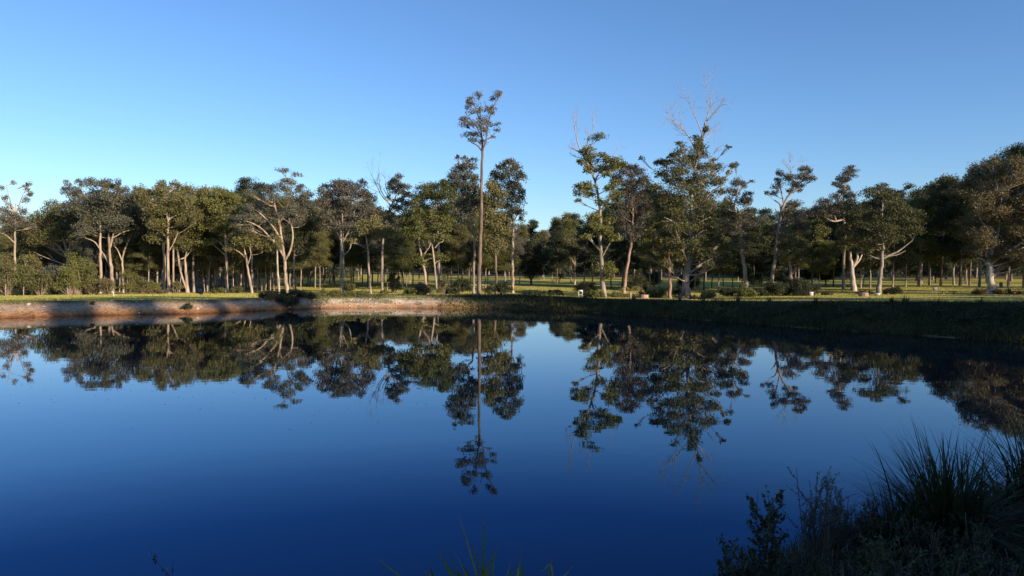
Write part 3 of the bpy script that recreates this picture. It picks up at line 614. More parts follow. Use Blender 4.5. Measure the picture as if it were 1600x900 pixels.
H('gum_tree', 'gum with bleached dead top, twisting trunk and separate cushions of leaves', 88,
  [(943,467,12),(941,440,9),(940,410,8),(938,375,7),(938,345,6),(935,315,5.5),(932,295,5),(927,278,4.5),(920,262,4),(913,250,3.5)],
  [[(927,280,3),(925,262,2.5),(922,245,2),(925,228,1.5)],[(928,282,3.5),(937,268,3),(945,258,2.2),(955,250,1.5)],[(938,370,4),(928,355,3),(918,340,2)],[(938,395,4),(928,380,3.5),(920,365,2.5)],[(937,330,3.5),(948,315,2.5),(956,300,2)],[(939,405,3),(950,385,2.5),(960,368,1.5)]],
  [(933,217,11,4),(918,236,8,4),(911,243,9,4),(905,254,6,4),(926,249,10,5),(940,246,8,4),(953,250,8,4),(962,256,9,5),(971,260,6,4),(950,262,10,5),(936,263,10,4),(921,265,8,4),(945,274,7,4),(903,292,7,3),(915,291,10,5),(908,303,10,5),(923,303,8,4),(904,314,5,3),(940,318,10,5),(955,292,8,5),(960,308,8,6),(925,340,11,4),(940,340,10,5),(955,345,10,5),(930,356,11,5),(946,360,10,5),(920,370,8,4),(958,372,9,5),(944,418,11,6),(954,424,8,5),(936,428,9,5),(948,433,8,4)], L_GREEN, B_GREY, GR, dens=1.1, dupc=.5, depth=.6, fat=1.3,
  dead=[[[(914,252,4),(906,240,3.5),(900,225,2.8),(896,208,1.8),(894,196,1)],8,1.8],[[(918,258,3.5),(916,240,2.8),(918,222,2.2),(925,205,1.5),(924,190,.8)],8,1.6],[[(905,238,2.5),(896,234,1.5),(888,226,.8)],3,1.0],[[(908,246,2.2),(898,246,1.3),(889,240,.7)],3,.8],[[(945,258,2),(956,246,1.3),(966,228,.7)],3,.9]])
H('gum_tree', 'smoke-grey gum on a leaning reddish trunk between the two dead-topped gums', 106,
  [(975,452,8),(978,430,7),(982,400,6),(986,370,5),(988,335,4),(986,300,3),(986,280,2)], [[(985,372,3),(992,362,2.5),(988,350,2)],[(988,335,3),(975,318,2),(965,308,1.5)]],
  [(985,262,8,4),(973,272,9,6),(993,270,10,6),(1006,280,8,6),(966,285,9,6),(982,287,13,7),(1000,292,12,7),(970,302,11,7),(990,305,14,7),(1010,303,9,7),(975,320,12,7),(996,323,14,7),(966,338,10,7),(984,340,13,7),(1008,338,12,7),(976,356,12,6),(998,358,12,7),(1012,322,8,7),(988,372,10,5)], L_PURPLE, B_RED, GR)
H('gum_tree', 'massive dark gum with thick fluted trunk and leafless antler-like top', 88,
  [(1070,470,20),(1071,448,15),(1073,425,12.5),(1076,400,11),(1078,370,9),(1079,335,7.5),(1081,300,6),(1084,270,5),(1090,240,4.2),(1097,212,3.4)],
  [[(1074,420,7),(1081,405,7),(1085,385,6),(1090,365,4)],[(1079,345,5),(1064,325,4),(1048,310,3),(1038,300,2)],[(1080,330,5),(1096,312,4),(1112,298,3),(1125,290,2)],[(1081,305,4),(1068,285,3),(1055,272,2)],[(1084,278,4),(1098,262,3),(1112,255,2)],[(1078,372,5),(1060,355,4),(1044,345,3),(1030,340,2)],[(1079,360,5),(1098,345,4),(1115,338,2.5)]],
  [(1090,212,6,5),(1080,222,8,5),(1100,222,6,4),(1070,232,9,5),(1087,235,11,6),(1104,238,8,5),(1048,237,9,3),(1040,246,8,4),(1058,246,11,5),(1076,250,13,6),(1098,252,12,6),(1030,258,10,5),(1048,261,13,5),(1068,265,14,6),(1092,268,14,6),(1112,266,12,5),(1124,246,6,2.5),(1025,275,9,5),(1042,278,14,6),(1064,282,16,6),(1088,285,15,6),(1108,284,12,6),(1124,284,11,5),(1140,262,6,4),(1146,266,4,3),(1030,293,13,6),(1052,298,16,6),(1076,301,16,6),(1100,302,14,6),(1120,300,13,6),(1134,296,8,5),(1024,310,12,6),(1044,315,16,7),(1068,320,18,7),(1094,320,16,7),(1118,318,14,6),(1022,328,11,6),(1042,334,16,6),(1066,338,18,7),(1092,340,18,7),(1116,336,14,7),(1018,346,11,6),(1040,352,16,6),(1066,357,18,6),(1094,358,18,7),(1118,354,13,6),(1032,367,12,5),(1054,372,16,6),(1100,374,14,6),(1118,370,10,5),(1008,243,4,2.5),(1131,233,4,2),(1050,385,10,5),(1075,380,14,5),(1012,362,12,6),(1020,385,14,7),(1036,392,13,6),(1004,395,11,6),(1024,412,12,6),(1100,392,15,6),(1122,388,12,6),(1112,406,13,6),(1132,400,9,6),(1092,412,9,5),(1060,400,8,5),(1138,375,9,6),(1144,345,9,6)], L_GUM, B_GREY, GR, dens=1.0, dupc=.5, depth=.9, fat=1.15,
  dead=[[[(1092,232,4),(1098,205,3.4),(1106,180,2.6),(1112,160,1.8),(1106,142,1.2),(1105,128,.7)],10,2.4],[[(1103,190,2.8),(1114,178,2.2),(1122,168,1.5),(1132,168,.8)],7,1.7],[[(1088,242,3),(1076,218,2.6),(1064,205,2.2),(1050,193,1.6),(1032,197,.8)],9,2.2],[[(1064,205,2),(1050,190,1.5),(1040,176,.8)],6,1.6],[[(1097,208,2.6),(1088,185,2),(1080,165,1.4),(1073,145,.7)],8,2.0],[[(1095,225,2.6),(1108,212,2),(1120,205,1.2),(1126,193,.7)],6,1.5],[[(1072,282,2.4),(1055,262,1.6),(1042,250,.8)],3,1.0],[[(1100,262,2),(1116,236,1.4),(1128,228,.7)],4,1.2]], )
H('gum_tree', 'young gum with pinkish lit stem left of the massive dark trunk', 86,
  [(1047,466,7),(1047,440,6.5),(1046,415,6),(1045,395,4),(1042,382,2)], [[(1046,412,3),(1054,402,2)],[(1046,410,3),(1038,402,2)]], [(1040,378,13,6),(1052,388,13,6),(1034,392,11,5),(1048,400,13,5),(1058,400,9,5),(1030,370,10,6)], L_OLIVE, B_RED, GR)
H('gum_tree', 'upright gum with open cloudlike crown right of the massive dark gum', 112,
  [(1167,449,9),(1164,425,8),(1160,395,7),(1157,365,6),(1153,340,5),(1149,322,4),(1153,305,3),(1156,290,2)], [[(1150,328,3),(1142,314,2.5),(1134,308,1.5)],[(1151,335,3),(1163,326,2.5),(1174,312,1.5)],[(1158,370,3),(1168,356,2),(1176,348,1.5)]],
  [(1145,258,5,3),(1157,282,8,4),(1148,287,7,4),(1168,288,6,4),(1173,283,4,2),(1142,297,8,4),(1156,300,10,5),(1170,302,8,4),(1178,310,5,4),(1148,311,10,5),(1164,314,9,5),(1132,322,10,6),(1136,338,11,6),(1150,345,11,6),(1166,336,9,5),(1172,352,10,6),(1144,362,13,6),(1160,368,12,6),(1134,378,11,6),(1150,385,12,6),(1172,372,8,5)], L_PURPLE, B_GREY, GR, dupc=.4)
H('gum_tree', 'gum on a slanting trunk with spiky bare twigs above mauve tufts', 110,
  [(1203,451,8.5),(1207,430,7.5),(1212,400,7),(1216,370,6.5),(1221,340,6),(1224,325,5.5),(1231,310,4),(1237,298,3),(1240,280,2)],
  [[(1224,330,4),(1221,318,3.5),(1214,312,2.5)],[(1222,338,3),(1215,330,2.5),(1212,326,1.5)],[(1231,310,3),(1242,300,2.6),(1256,292,1.8)],[(1227,318,3),(1224,300,2.5),(1220,285,1.5)],[(1237,298,2.5),(1248,282,2),(1256,272,1.2)]],
  [(1226,268,7,4),(1236,275,7,4),(1228,280,8,4),(1247,267,6,3.5),(1257,264,7,3.5),(1266,269,6,4),(1251,277,9,5),(1263,281,7,4),(1244,286,9,4),(1208,295,7,4),(1214,288,5,3),(1218,300,6,3.5),(1256,295,7,3.5),(1230,300,6,3),(1203,300,4,2.5),(1246,318,12,6),(1232,330,10,5),(1256,330,12,6),(1240,345,12,6),(1228,358,10,6),(1250,358,11,6),(1236,372,11,6)], L_PURPLE, B_GREY, GR, dens=.95, dupc=.4,
  dead=[[[(1238,282,2.2),(1237,262,1.6),(1238,245,.8)],7,1.5],[[(1237,268,1.6),(1229,256,1.2),(1224,248,.6)],4,1.0],[[(1238,262,1.4),(1248,254,1),(1258,251,.6)],4,1.0]])
H('gum_tree', 'small olive tree with short reddish stem rising from the hedge', 106,
  [(1236,452,7.5),(1236,435,7),(1235,420,5),(1232,408,3)], [[(1236,428,4),(1243,418,3)]], [(1230,398,12,6),(1242,392,12,6),(1226,385,11,6),(1240,378,12,6),(1222,405,8,5),(1248,404,9,5),(1232,370,10,6),(1250,382,8,6)], L_OLIVE, B_RED, GR)
H('gum_tree', 'gum with a pale elbow limb and high wispy mauve topknot', 124,
  [(1318,446,6),(1318,410,5.5),(1320,370,5),(1318,335,4.5),(1318,310,3.5),(1322,290,2.5),(1324,275,1.5)], [[(1316,344,4),(1304,346,3.5),(1296,345,3)],[(1306,344,3.5),(1303,336,3),(1297,332,3),(1286,333,2)],[(1319,308,2),(1308,298,1.5)]],
  [(1318,265,8,2.5),(1330,267,8,3.5),(1322,274,9,3.5),(1332,279,6,4),(1302,289,6,3.5),(1310,292,7,3.5),(1318,284,7,4),(1328,293,6,4),(1314,301,8,4),(1326,304,8,5),(1298,310,10,5),(1282,318,12,5),(1300,322,12,5),(1318,320,12,6),(1290,330,13,5),(1312,332,12,5),(1276,330,9,5)], L_PURPLE, B_PALE, GR, dupc=.4)
H('gum_tree', 'white-footed gum forking low in a V beneath dark foliage', 116,
  [(1334,447,11),(1332,430,9),(1331,415,8),(1328,402,6),(1326,390,4)], [[(1332,418,6),(1338,405,5),(1338,393,3.5)],[(1333,418,4),(1343,408,3.5),(1349,398,2.5)]], [(1326,378,13,6),(1340,372,13,6),(1350,388,10,6),(1314,385,10,6),(1335,358,14,7),(1318,365,11,6)], L_OLIVE, B_WHITE, GR)
H('gum_tree', 'wide dark umbrella-crowned gum with a long pale limb reaching right', 100,
  [(1372,461,11),(1374,440,8.5),(1374,420,7.5),(1376,400,6.5),(1376,375,5),(1375,345,4),(1377,315,2.5)], [[(1376,404,5),(1386,399,4.5),(1398,393,4),(1410,383,2.5),(1418,376,1.5)],[(1380,402,2.5),(1395,399,2.2),(1410,392,1.2)],[(1375,405,3.5),(1366,403,3),(1358,398,1.5)],[(1376,368,3.5),(1360,352,3),(1345,342,2)],[(1376,360,3.5),(1392,345,3),(1405,335,2)]],
  [(1374,293,7,4),(1390,290,9,4),(1402,295,8,4),(1362,299,10,5),(1382,303,13,5),(1404,306,11,5),(1348,308,12,5),(1368,314,15,6),(1392,317,15,6),(1414,318,9,5),(1334,320,12,6),(1354,325,16,6),(1380,329,18,6),(1404,331,15,6),(1420,330,7,5),(1328,335,12,6),(1348,340,16,6),(1374,345,18,6),(1400,346,16,6),(1417,345,10,5),(1336,352,14,6),(1358,358,17,6),(1384,361,18,6),(1408,362,12,5),(1424,357,7,4),(1346,370,14,6),(1370,374,16,6),(1394,374,12,5),(1422,342,6,4),(1356,385,10,5)], L_GUM, B_GREY, GR, dens=1.05, dupc=.45, depth=.9)
sp = []
rs = random.Random(77)
for ry_ in range(11):
    y = 256 + ry_ * 15; half = [26, 40, 50, 52, 50, 48, 50, 52, 48, 40, 26][ry_]; cxx = [1580, 1578, 1572, 1568, 1568, 1570, 1572, 1572, 1574, 1578, 1585][ry_]
    for k in range(-3, 4):
        x = cxx + k * half / 3 + rs.uniform(-5, 5)
        if 9 > ry_ > 6 and abs(x - 1552) < 10: continue
        sp.append((x, y + rs.uniform(-6, 6), rs.uniform(11, 16), rs.uniform(6, 8)))
H('gum_tree', 'large sunlit bronze-olive gum with chunky white trunk at the right edge', 96,
  [(1550,457,17),(1549,440,14),(1548,420,13),(1547,408,10),(1553,392,7),(1560,375,5),(1565,350,3.5),(1568,310,2.5)], [[(1552,412,6),(1566,398,5),(1580,386,4.5),(1592,374,3.5),(1600,358,2.5)],[(1546,410,5),(1541,398,4),(1543,390,3)],[(1548,412,3),(1536,406,2.5),(1526,403,1.5)],[(1556,385,4),(1562,376,3),(1566,362,2)],[(1562,365,3),(1540,345,2.2),(1548,325,1.5)],[(1565,350,3),(1550,315,2),(1555,300,1.5)]],
  sp, L_BROWN, B_WHITE, GR, dens=.85, dupc=.3, depth=.7)

# ------------------------------------------------------------------ the woods behind: copies of a few grown trees
VN = [generic(11, leafM=L_OLIVE, barkM=B_PALE, ncl=26, big=1.15), generic(12, leafM=L_OLIVE, barkM=B_GREY, ncl=28, width=.16, big=1.1), generic(13, leafM=L_GREY, barkM=B_PALE, ncl=24, bare=.5, big=1.1),
      generic(14, leafM=L_GREEN, barkM=B_GREY, ncl=30, bare=.35, big=1.15), generic(15, leafM=L_PURPLE, barkM=B_GREY, ncl=24, bare=.45, width=.2), generic(16, leafM=L_DARK, barkM=B_BROWN, ncl=34, bare=.3, big=1.15)]
VS = generic(31, leafM=L_DARK, barkM=B_BROWN, ncl=46, bare=.06, width=.26, leaf=(.45, .24), dens=1.3, big=1.15)  # crown shaped dense to the ground so that it blocks low sun
VF = [generic(s, leafM=lm, barkM=bm, ncl=nc, bare=ba, leaf=(.5, .26), dens=1.15, width=w, big=1.2) for s, lm, bm, nc, ba, w in
      ((21, L_DARK, B_GREY, 28, .25, .22), (22, L_GREEN, B_GREY, 28, .28, .2), (23, L_OLIVE, B_GREY, 26, .3, .2), (24, L_DARK, B_BROWN, 34, .1, .24), (25, L_GREY, B_PALE, 22, .38, .18))]
SK = [(-300, 345), (0, 348), (60, 350), (100, 340), (135, 325), (170, 310), (200, 302), (240, 304), (270, 300), (330, 306), (380, 300), (430, 305), (500, 305), (560, 308), (600, 322), (640, 328), (690, 315), (740, 300), (790, 320), (822, 345), (850, 350), (880, 338), (905, 335), (940, 330), (1000, 310), (1060, 310), (1120, 325), (1180, 335), (1210, 322), (1260, 325), (1290, 322), (1350, 308), (1400, 305), (1430, 300), (1480, 285), (1520, 290), (1560, 275), (1600, 250), (1800, 240), (2400, 240)]
def skyl(px): return float(np.interp(px, [a for a, b in SK], [b for a, b in SK]))
rw = random.Random(3)
used = set()
ZN = [(-60, 'behind the left thicket'), (110, 'behind the three-trunked gum'), (215, 'behind the fork-headed gum'), (305, 'behind the black tilted sign'), (365, 'behind the layered green tree'), (420, 'behind the large sweeping gum'), (490, 'behind the smoky brown-grey gum'), (560, 'behind the bent slim gum'), (620, 'behind the bright olive gum'),
      (705, 'behind the tallest tree'), (775, 'behind the smooth columned gum'), (820, 'behind the round shade tree'), (865, 'behind the lit sapling'), (918, 'behind the cushion-crowned gum'), (965, 'behind the small palm'), (1015, 'left of the massive dark gum'), (1065, 'behind the massive dark gum'), (1110, 'right of the massive dark gum'), (1165, 'behind the hedge row'), (1225, 'behind the slanting gum'), (1280, 'right of the white sign'),
      (1325, 'behind the white-footed gum'), (1375, 'behind the umbrella-crowned gum'), (1425, 'behind the grey notice panel'), (1490, 'left of the bronze gum'), (1545, 'behind the bronze gum'), (1600, 'beyond the right edge')]
def zone(px): return [t for a, t in ZN if px >= a or a == -60][-1]
def plant(variants, px, D, ytop, label, group, cat='tree', name=None):
    p = at(px, 450, D) if px < 1700 else None
    t = (px - 800) / F; x = t * D; y = D
    z = gz(x, y); Hh = z * 0 + (CAMZ - z) + (yh(px) - ytop) * D / F
    v = rw.choice(variants); sc = max(.25, Hh / 23.5); w = sc * rw.uniform(.9, 1.2)
    o = v
    if v.name in used: o = dup(v, (x, y, z - .1), rw.uniform(0, 6.28), (w, w, sc), name=name)
    else:
        used.add(v.name); v.location = (x, y, z - .1); v.rotation_euler = (0, 0, rw.uniform(0, 6.28)); v.scale = (w, w, sc)
    tag(o, label, cat, group); return o
# left wood, dense, many pale stems
n = 0
for row, (D0, D1, cnt, lo, hi) in enumerate(((106, 118, 32, 6, 46), (120, 140, 34, -2, 26), (142, 175, 24, 0, 18))):
    for i in range(cnt):
        px = -60 + 700 * (i + rw.uniform(.1, .9)) / cnt; D = rw.uniform(D0, D1)
        if 455 < px < 640 and row == 0: px = rw.uniform(120, 430)
        if px > 470 and row == 1 and rw.random() < .5: continue
        plant(VN, px, D, skyl(px) + rw.uniform(lo, hi), ['pale straight gum in the front rows of the wood, ', 'dim gum midway inside the wood, ', 'dark gum deep inside the wood, '][row] + zone(px), 'crowded gums inside the left wood')
for i in range(40):      # slim sapling stems in the wood
    px = rw.uniform(190, 470); D = rw.uniform(97, 116)
    plant([VN[0], VN[1], VN[2]], px, D, rw.uniform(365, 400), 'thin sapling stem at the edge of the left wood, ' + zone(px), 'thin saplings at the edge of the left wood', 'tree', 'gum_sapling')
for i, px in enumerate([148, 186, 206, 232, 244, 281, 309, 318, 333, 341, 362, 372, 381, 403, 412, 423]):
    D = rw.uniform(99, 105)
    plant([VN[0], VN[2]], px + rw.uniform(-2, 2), D, rw.uniform(355, 385), 'thin pale sunlit sapling at the front of the left wood, ' + zone(px), 'thin saplings at the edge of the left wood', 'tree', 'gum_sapling')
for i in range(14):
    px = -200 + 340 * (i + rw.uniform(0, 1)) / 14; D = rw.uniform(190, 240)
    plant(VF, px, D, rw.uniform(338, 356) if px < 110 else 350, 'hazy treetop on the rise behind the far left thicket', 'treetops on the rise at far left', 'tree', 'forest_tree')
# middle: scattered dark trees between the left wood and the far wall
for px, D, yt, in [(470,130,325),(492,118,330),(507,128,338),(548,122,335),(566,132,342),(612,122,352),(628,118,360),(645,126,345),(705,118,338),(722,126,330),(752,116,345),(762,124,360),(812,150,352),(640,150,340),(590,150,345),(520,160,340),(560,170,345),(485,140,335),(500,112,365),(515,145,330),(535,130,335),(552,150,338),(575,118,345),(598,130,345),(605,112,372),(622,145,340),(635,118,362),(655,140,335),(668,128,348),(700,130,335),(715,115,352),(735,130,335),(748,140,340),(758,118,352),(775,130,345),(790,118,360),(800,135,350)]:
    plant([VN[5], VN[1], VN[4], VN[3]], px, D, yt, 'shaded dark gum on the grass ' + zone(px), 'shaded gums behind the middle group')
# far wall of forest: three rows
for row, (D0, D1, cnt, lo, hi) in enumerate(((185, 205, 30, 12, 45), (225, 255, 44, -6, 14), (275, 320, 26, -2, 8))):
    for i in range(cnt):
        px = 440 + 1300 * (i + rw.uniform(.1, .9)) / cnt; D = rw.uniform(D0, D1)
        if D < 210 and px < 790: continue
        plant(VF, px, D, skyl(px) + rw.uniform(lo, hi) + (8 if px < 820 else 0), ['nearer dark gum of the far forest wall, ', 'dark gum midway in the far forest wall, ', 'farthest dark gum of the forest wall, '][row] + zone(px), 'gums in the far forest wall', 'tree', 'forest_tree')
for i in range(7):
    px = [1435, 1470, 1500, 1530, 1575, 1600, 1630][i]; D = [150, 140, 138, 132, 126, 122, 118][i]; yt = [296, 278, 284, 262, 236, 226, 222][i]
    plant([VN[3], VN[5]], px, D, yt, ['dark gum far left of the bronze gum', 'tall dark gum left of the bronze gum', 'dark gum with lower crown left of the bronze gum', 'tall dark gum touching the bronze gum on its left', 'tallest dark gum rising over the bronze gum', 'dark gum at the top right corner of the wood', 'dark gum cut by the right edge'][i], 'dark gums behind the bronze gum')
# mid-right trees on the parkland, shaded
for px, D, yt in [(1015,120,330),(1030,130,350),(1100,125,345),(1130,150,350),(1190,150,345),(1268,140,330),(1290,150,345),(1350,150,340),(1440,165,330),(1462,170,320),(1510,160,330),(875,170,360),(862,175,370),(1000,150,360),(870,150,352),(892,165,345),(912,135,350),(925,150,340),(955,125,330),(972,135,322),(1002,128,310),(1022,140,318),(1045,118,330),(1062,140,325),(1085,122,335),(1112,135,328),(1122,118,345),(1145,130,350),(1160,140,345),(1178,128,352),(1200,140,348),(1218,128,352),(1248,130,345),(1262,150,335),(1280,125,350),(1302,135,335),(1318,145,330),(1345,130,335),(1360,125,330),(1395,128,325),(1415,135,318),(1438,140,312),(1452,150,305),(1490,150,300),(1515,145,300)]:
    plant([VF[0], VF[1], VF[3], VN[5], VN[3]], px, D, yt, 'shaded medium gum standing on the parkland ' + zone(px), 'medium gums in the right parkland')
# trees beside and behind the photographer, which shade the right bank and this shore
sh = random.Random(9)
def shade(p, q, h, w, lb, gr):
    x, y = p * .743 + q * .669, -p * .669 + q * .743
    k = h / 24; dup(VS, (x, y, gz(x, y) - .2), sh.uniform(0, 6), (w * k, w * k, k), lb, gr, 'shade_tree')
for i in range(11): shade(sh.uniform(14, 44), 42.8 + i * .6 + sh.uniform(-.4, .4), sh.uniform(17, 25), 1.0, 'tall dark gum on the shore to the right, outside the view', 'gums on the right shore outside the view')
for i in range(8): shade(sh.uniform(24, 46), 48.5 + i * 1.6 + sh.uniform(-.4, .4), sh.uniform(9, 13), 1.3, 'lower dark tree on the shore to the right, outside the view', 'lower trees on the right shore outside the view')
for i in range(16):
    px = 1680 + i * 62 + sh.uniform(-20, 20); D = sh.uniform(85, 160); x = (px - 800) / F * D
    v = sh.choice([VN[5], VN[3], VN[1]]); s = sh.uniform(.8, 1.1)
    dup(v, (x, D, gz(x, D) - .1), sh.uniform(0, 6), (s * 1.1, s * 1.1, s), 'parkland gum to the right, outside the view', 'parkland gums outside the view')
for i, (q, p, h) in enumerate([(60, 30, 12), (66, 18, 10), (71, 36, 15), (79, 14, 9), (84, 30, 14), (93, 20, 12), (97, 38, 16), (107, 16, 12), (114, 34, 17), (123, 18, 13), (131, 34, 17), (141, 22, 15), (152, 30, 18), (163, 20, 16)]):
    shade(p, q, h, .9, 'dark parkland tree to the right, outside the view', 'dark parkland trees outside the view')  # unseen trees added to lay shadow stripes over the lawn
for q in (79.5, 86): shade(12, q, 25, .45, 'tall slim parkland tree to the right, outside the view', 'slim parkland trees outside the view')  # narrow unseen trees added only to shade the massive trunk
for p, q, h in [(9, 8.5, 5.5), (10, 5, 6.5), (11, 1.5, 7), (14, 9, 7.5), (13, 4, 8), (9, -2, 6), (16, 6.5, 8)]:
    shade(p, q, h, 1.35, 'small dark tree on the near shore behind the viewpoint', 'small trees on the near shore behind the viewpoint')
for i, (q, h, w) in enumerate([(13.6, 23, .3), (17.5, 24, .36), (22, 24.5, .42), (26, 24.5, .38)]):
    p = 22 - i * 1.0; x, y = p * .743 + q * .669, -p * .669 + q * .743
    dup(VN[1], (x, y, gz(x, y) - .1), i, (w * h / 24 * 1.5, w * h / 24 * 1.5, h / 24), 'slim gum on the near shore right of the viewpoint, outside the view', 'slim gums on the near shore outside the view')  # unseen gums, narrowed and placed to throw shade patches on the left bank
o0 = VS; x, y = 60, 12; o0.location = (x, y, gz(x, y) - .2); tag(o0, 'lone dark tree on the right shore, outside the view', 'tree')
# the deep forest that reads as one mass: clumps of leaves over its whole depth, trunks lost in the dark
def mass(name, label, pxr, Dr, n, ytop, leafM, seed, leaf=.8, per=26):
    r = np.random.default_rng(seed); D = r.uniform(*Dr, n); px = r.uniform(*pxr, n); X = (px - 800) / F * D; Z0 = ground(X, D)
    top = np.array([CAMZ + (yh(a) - ytop(a)) * d / F for a, d in zip(px, D)]) - Z0
    top *= .86 + .14 * np.sin(X * .55 + D * .3); hz = top * r.uniform(0, 1, n) ** 1.5
    C = np.stack([X, D, Z0 + hz], 1); P = np.repeat(C, per, 0) + r.normal(size=(n * per, 3)) * [1.0, 1.0, .75]; mb = MB(); leaves(mb, P, leaf, leaf * .5, r)
    o = mb.build(name, leafM, tint=r.uniform(0, 1, n * per)); tag(o, label, 'forest', kind='stuff')
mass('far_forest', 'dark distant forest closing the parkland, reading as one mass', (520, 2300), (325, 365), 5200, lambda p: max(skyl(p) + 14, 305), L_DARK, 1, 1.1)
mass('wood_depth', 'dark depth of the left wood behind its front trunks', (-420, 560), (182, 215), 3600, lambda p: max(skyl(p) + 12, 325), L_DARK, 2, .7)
# ------------------------------------------------------------------ thicket and bushes
def gp(px, D): 
    x = (px - 800) / F * D; return (x, D, gz(x, D) - .03)
def m(pxs, D): return pxs * D / F
rb = random.Random(21)
TH = 'leafy shrubs of the left thicket'
thick = [(-12,88,24,58,L_DARK,'dark shrub cut by the left edge of the thicket'),(12,84,20,52,L_OLIVE,'dull olive shrub in the far left of the thicket'),(38,86,22,48,L_GREEN,'mid green shrub in the left of the thicket'),
 (62,82,20,44,L_OLIVE,'low olive shrub in front of the thicket'),(84,86,22,58,L_GREY,'grey-green shrub in the middle of the thicket'),(108,84,22,50,L_GREEN,'fresh green shrub topping the right of the thicket'),
 (133,86,20,54,L_GREEN,'tallest bright green shrub at the right end of the thicket'),(50,92,26,66,L_OLIVE,'tall olive shrub at the back of the thicket'),(0,94,26,70,L_OLIVE,'tall dull shrub at the back left of the thicket'),(118,93,24,70,L_GREEN,'tall green shrub at the back right of the thicket')]
for k, (px, D, w, h, lm, lb) in enumerate(thick):
    bush('thicket_shrub', lb, gp(px, D), m(w, D), m(h * 1.15, D), lm, 100 + k, leaf=(.2, .1), group=TH, cat='shrub', dens=.8)
for k, (px, D, w, h, lm, lb) in enumerate([(148,84,12,22,L_BROWN,'dry brownish shrub beside the three-trunked gum'),(166,83,14,24,L_BROWN,'heap of dry twiggy scrub at the foot of the three-trunked gum'),(200,86,13,34,L_GREEN,'upright green shrub right of the three-trunked gum'),
  (222,88,16,26,L_OLIVE,'rounded olive shrub under the pair-stemmed gum'),(240,90,12,20,L_GREEN,'small green shrub left of the fork-headed gum'),(275,93,10,18,L_OLIVE,'small olive shrub under the fork-headed gum'),(342,92,12,8,L_GREEN,'flat green shrub under the left wood'),(370,93,14,9,L_OLIVE,'flat olive shrub beside the layered green tree'),
  (245,86,14,8,L_BROWN,'flat brownish shrub on the edge of the left grass')]):
    bush('shrub', lb, gp(px, D), m(w * 1.2, D), m(h * 1.25, D), lm, 200 + k, leaf=(.17, .08), cat='shrub', dens=.8)
def bgr(px, py, D): return gp(px, D)
# low scrub along the pale bank
k = 0
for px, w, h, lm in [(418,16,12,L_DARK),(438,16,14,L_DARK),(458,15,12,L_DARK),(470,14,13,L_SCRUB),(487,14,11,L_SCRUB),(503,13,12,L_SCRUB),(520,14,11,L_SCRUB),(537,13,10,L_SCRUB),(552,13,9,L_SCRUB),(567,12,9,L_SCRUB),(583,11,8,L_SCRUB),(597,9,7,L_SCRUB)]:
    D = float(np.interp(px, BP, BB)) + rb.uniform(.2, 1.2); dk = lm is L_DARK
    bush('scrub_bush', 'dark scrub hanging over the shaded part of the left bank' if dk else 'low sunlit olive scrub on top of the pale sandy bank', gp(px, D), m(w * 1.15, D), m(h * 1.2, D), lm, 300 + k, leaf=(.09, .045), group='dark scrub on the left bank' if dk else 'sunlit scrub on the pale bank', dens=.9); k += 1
for px, D, w, h, lm, lb in [(145,41.6,3,6,L_DARK,'tiny dark weed on the left bank edge'),(222,41.5,8,12,L_DARK,'dark bush on the bank edge left of the black sign'),(296,43.2,8,11,L_DARK,'dark round bush on the bank just left of the black sign'),(425,48.5,12,10,L_BROWN,'brown dry weed patch on the bank below the sweeping gum'),(478,50.5,15,10,L_DARK,'dark weeds spilling down the bank towards the water'),(447,48.2,18,14,L_DARK,'dark broad weeds on the lower bank below the sweeping gum')]:
    bush('bank_bush', lb, gp(px, D), m(w * 1.25, D), m(h * 1.3, D), lm, 400 + k, leaf=(.08, .04), dens=1.3); k += 1
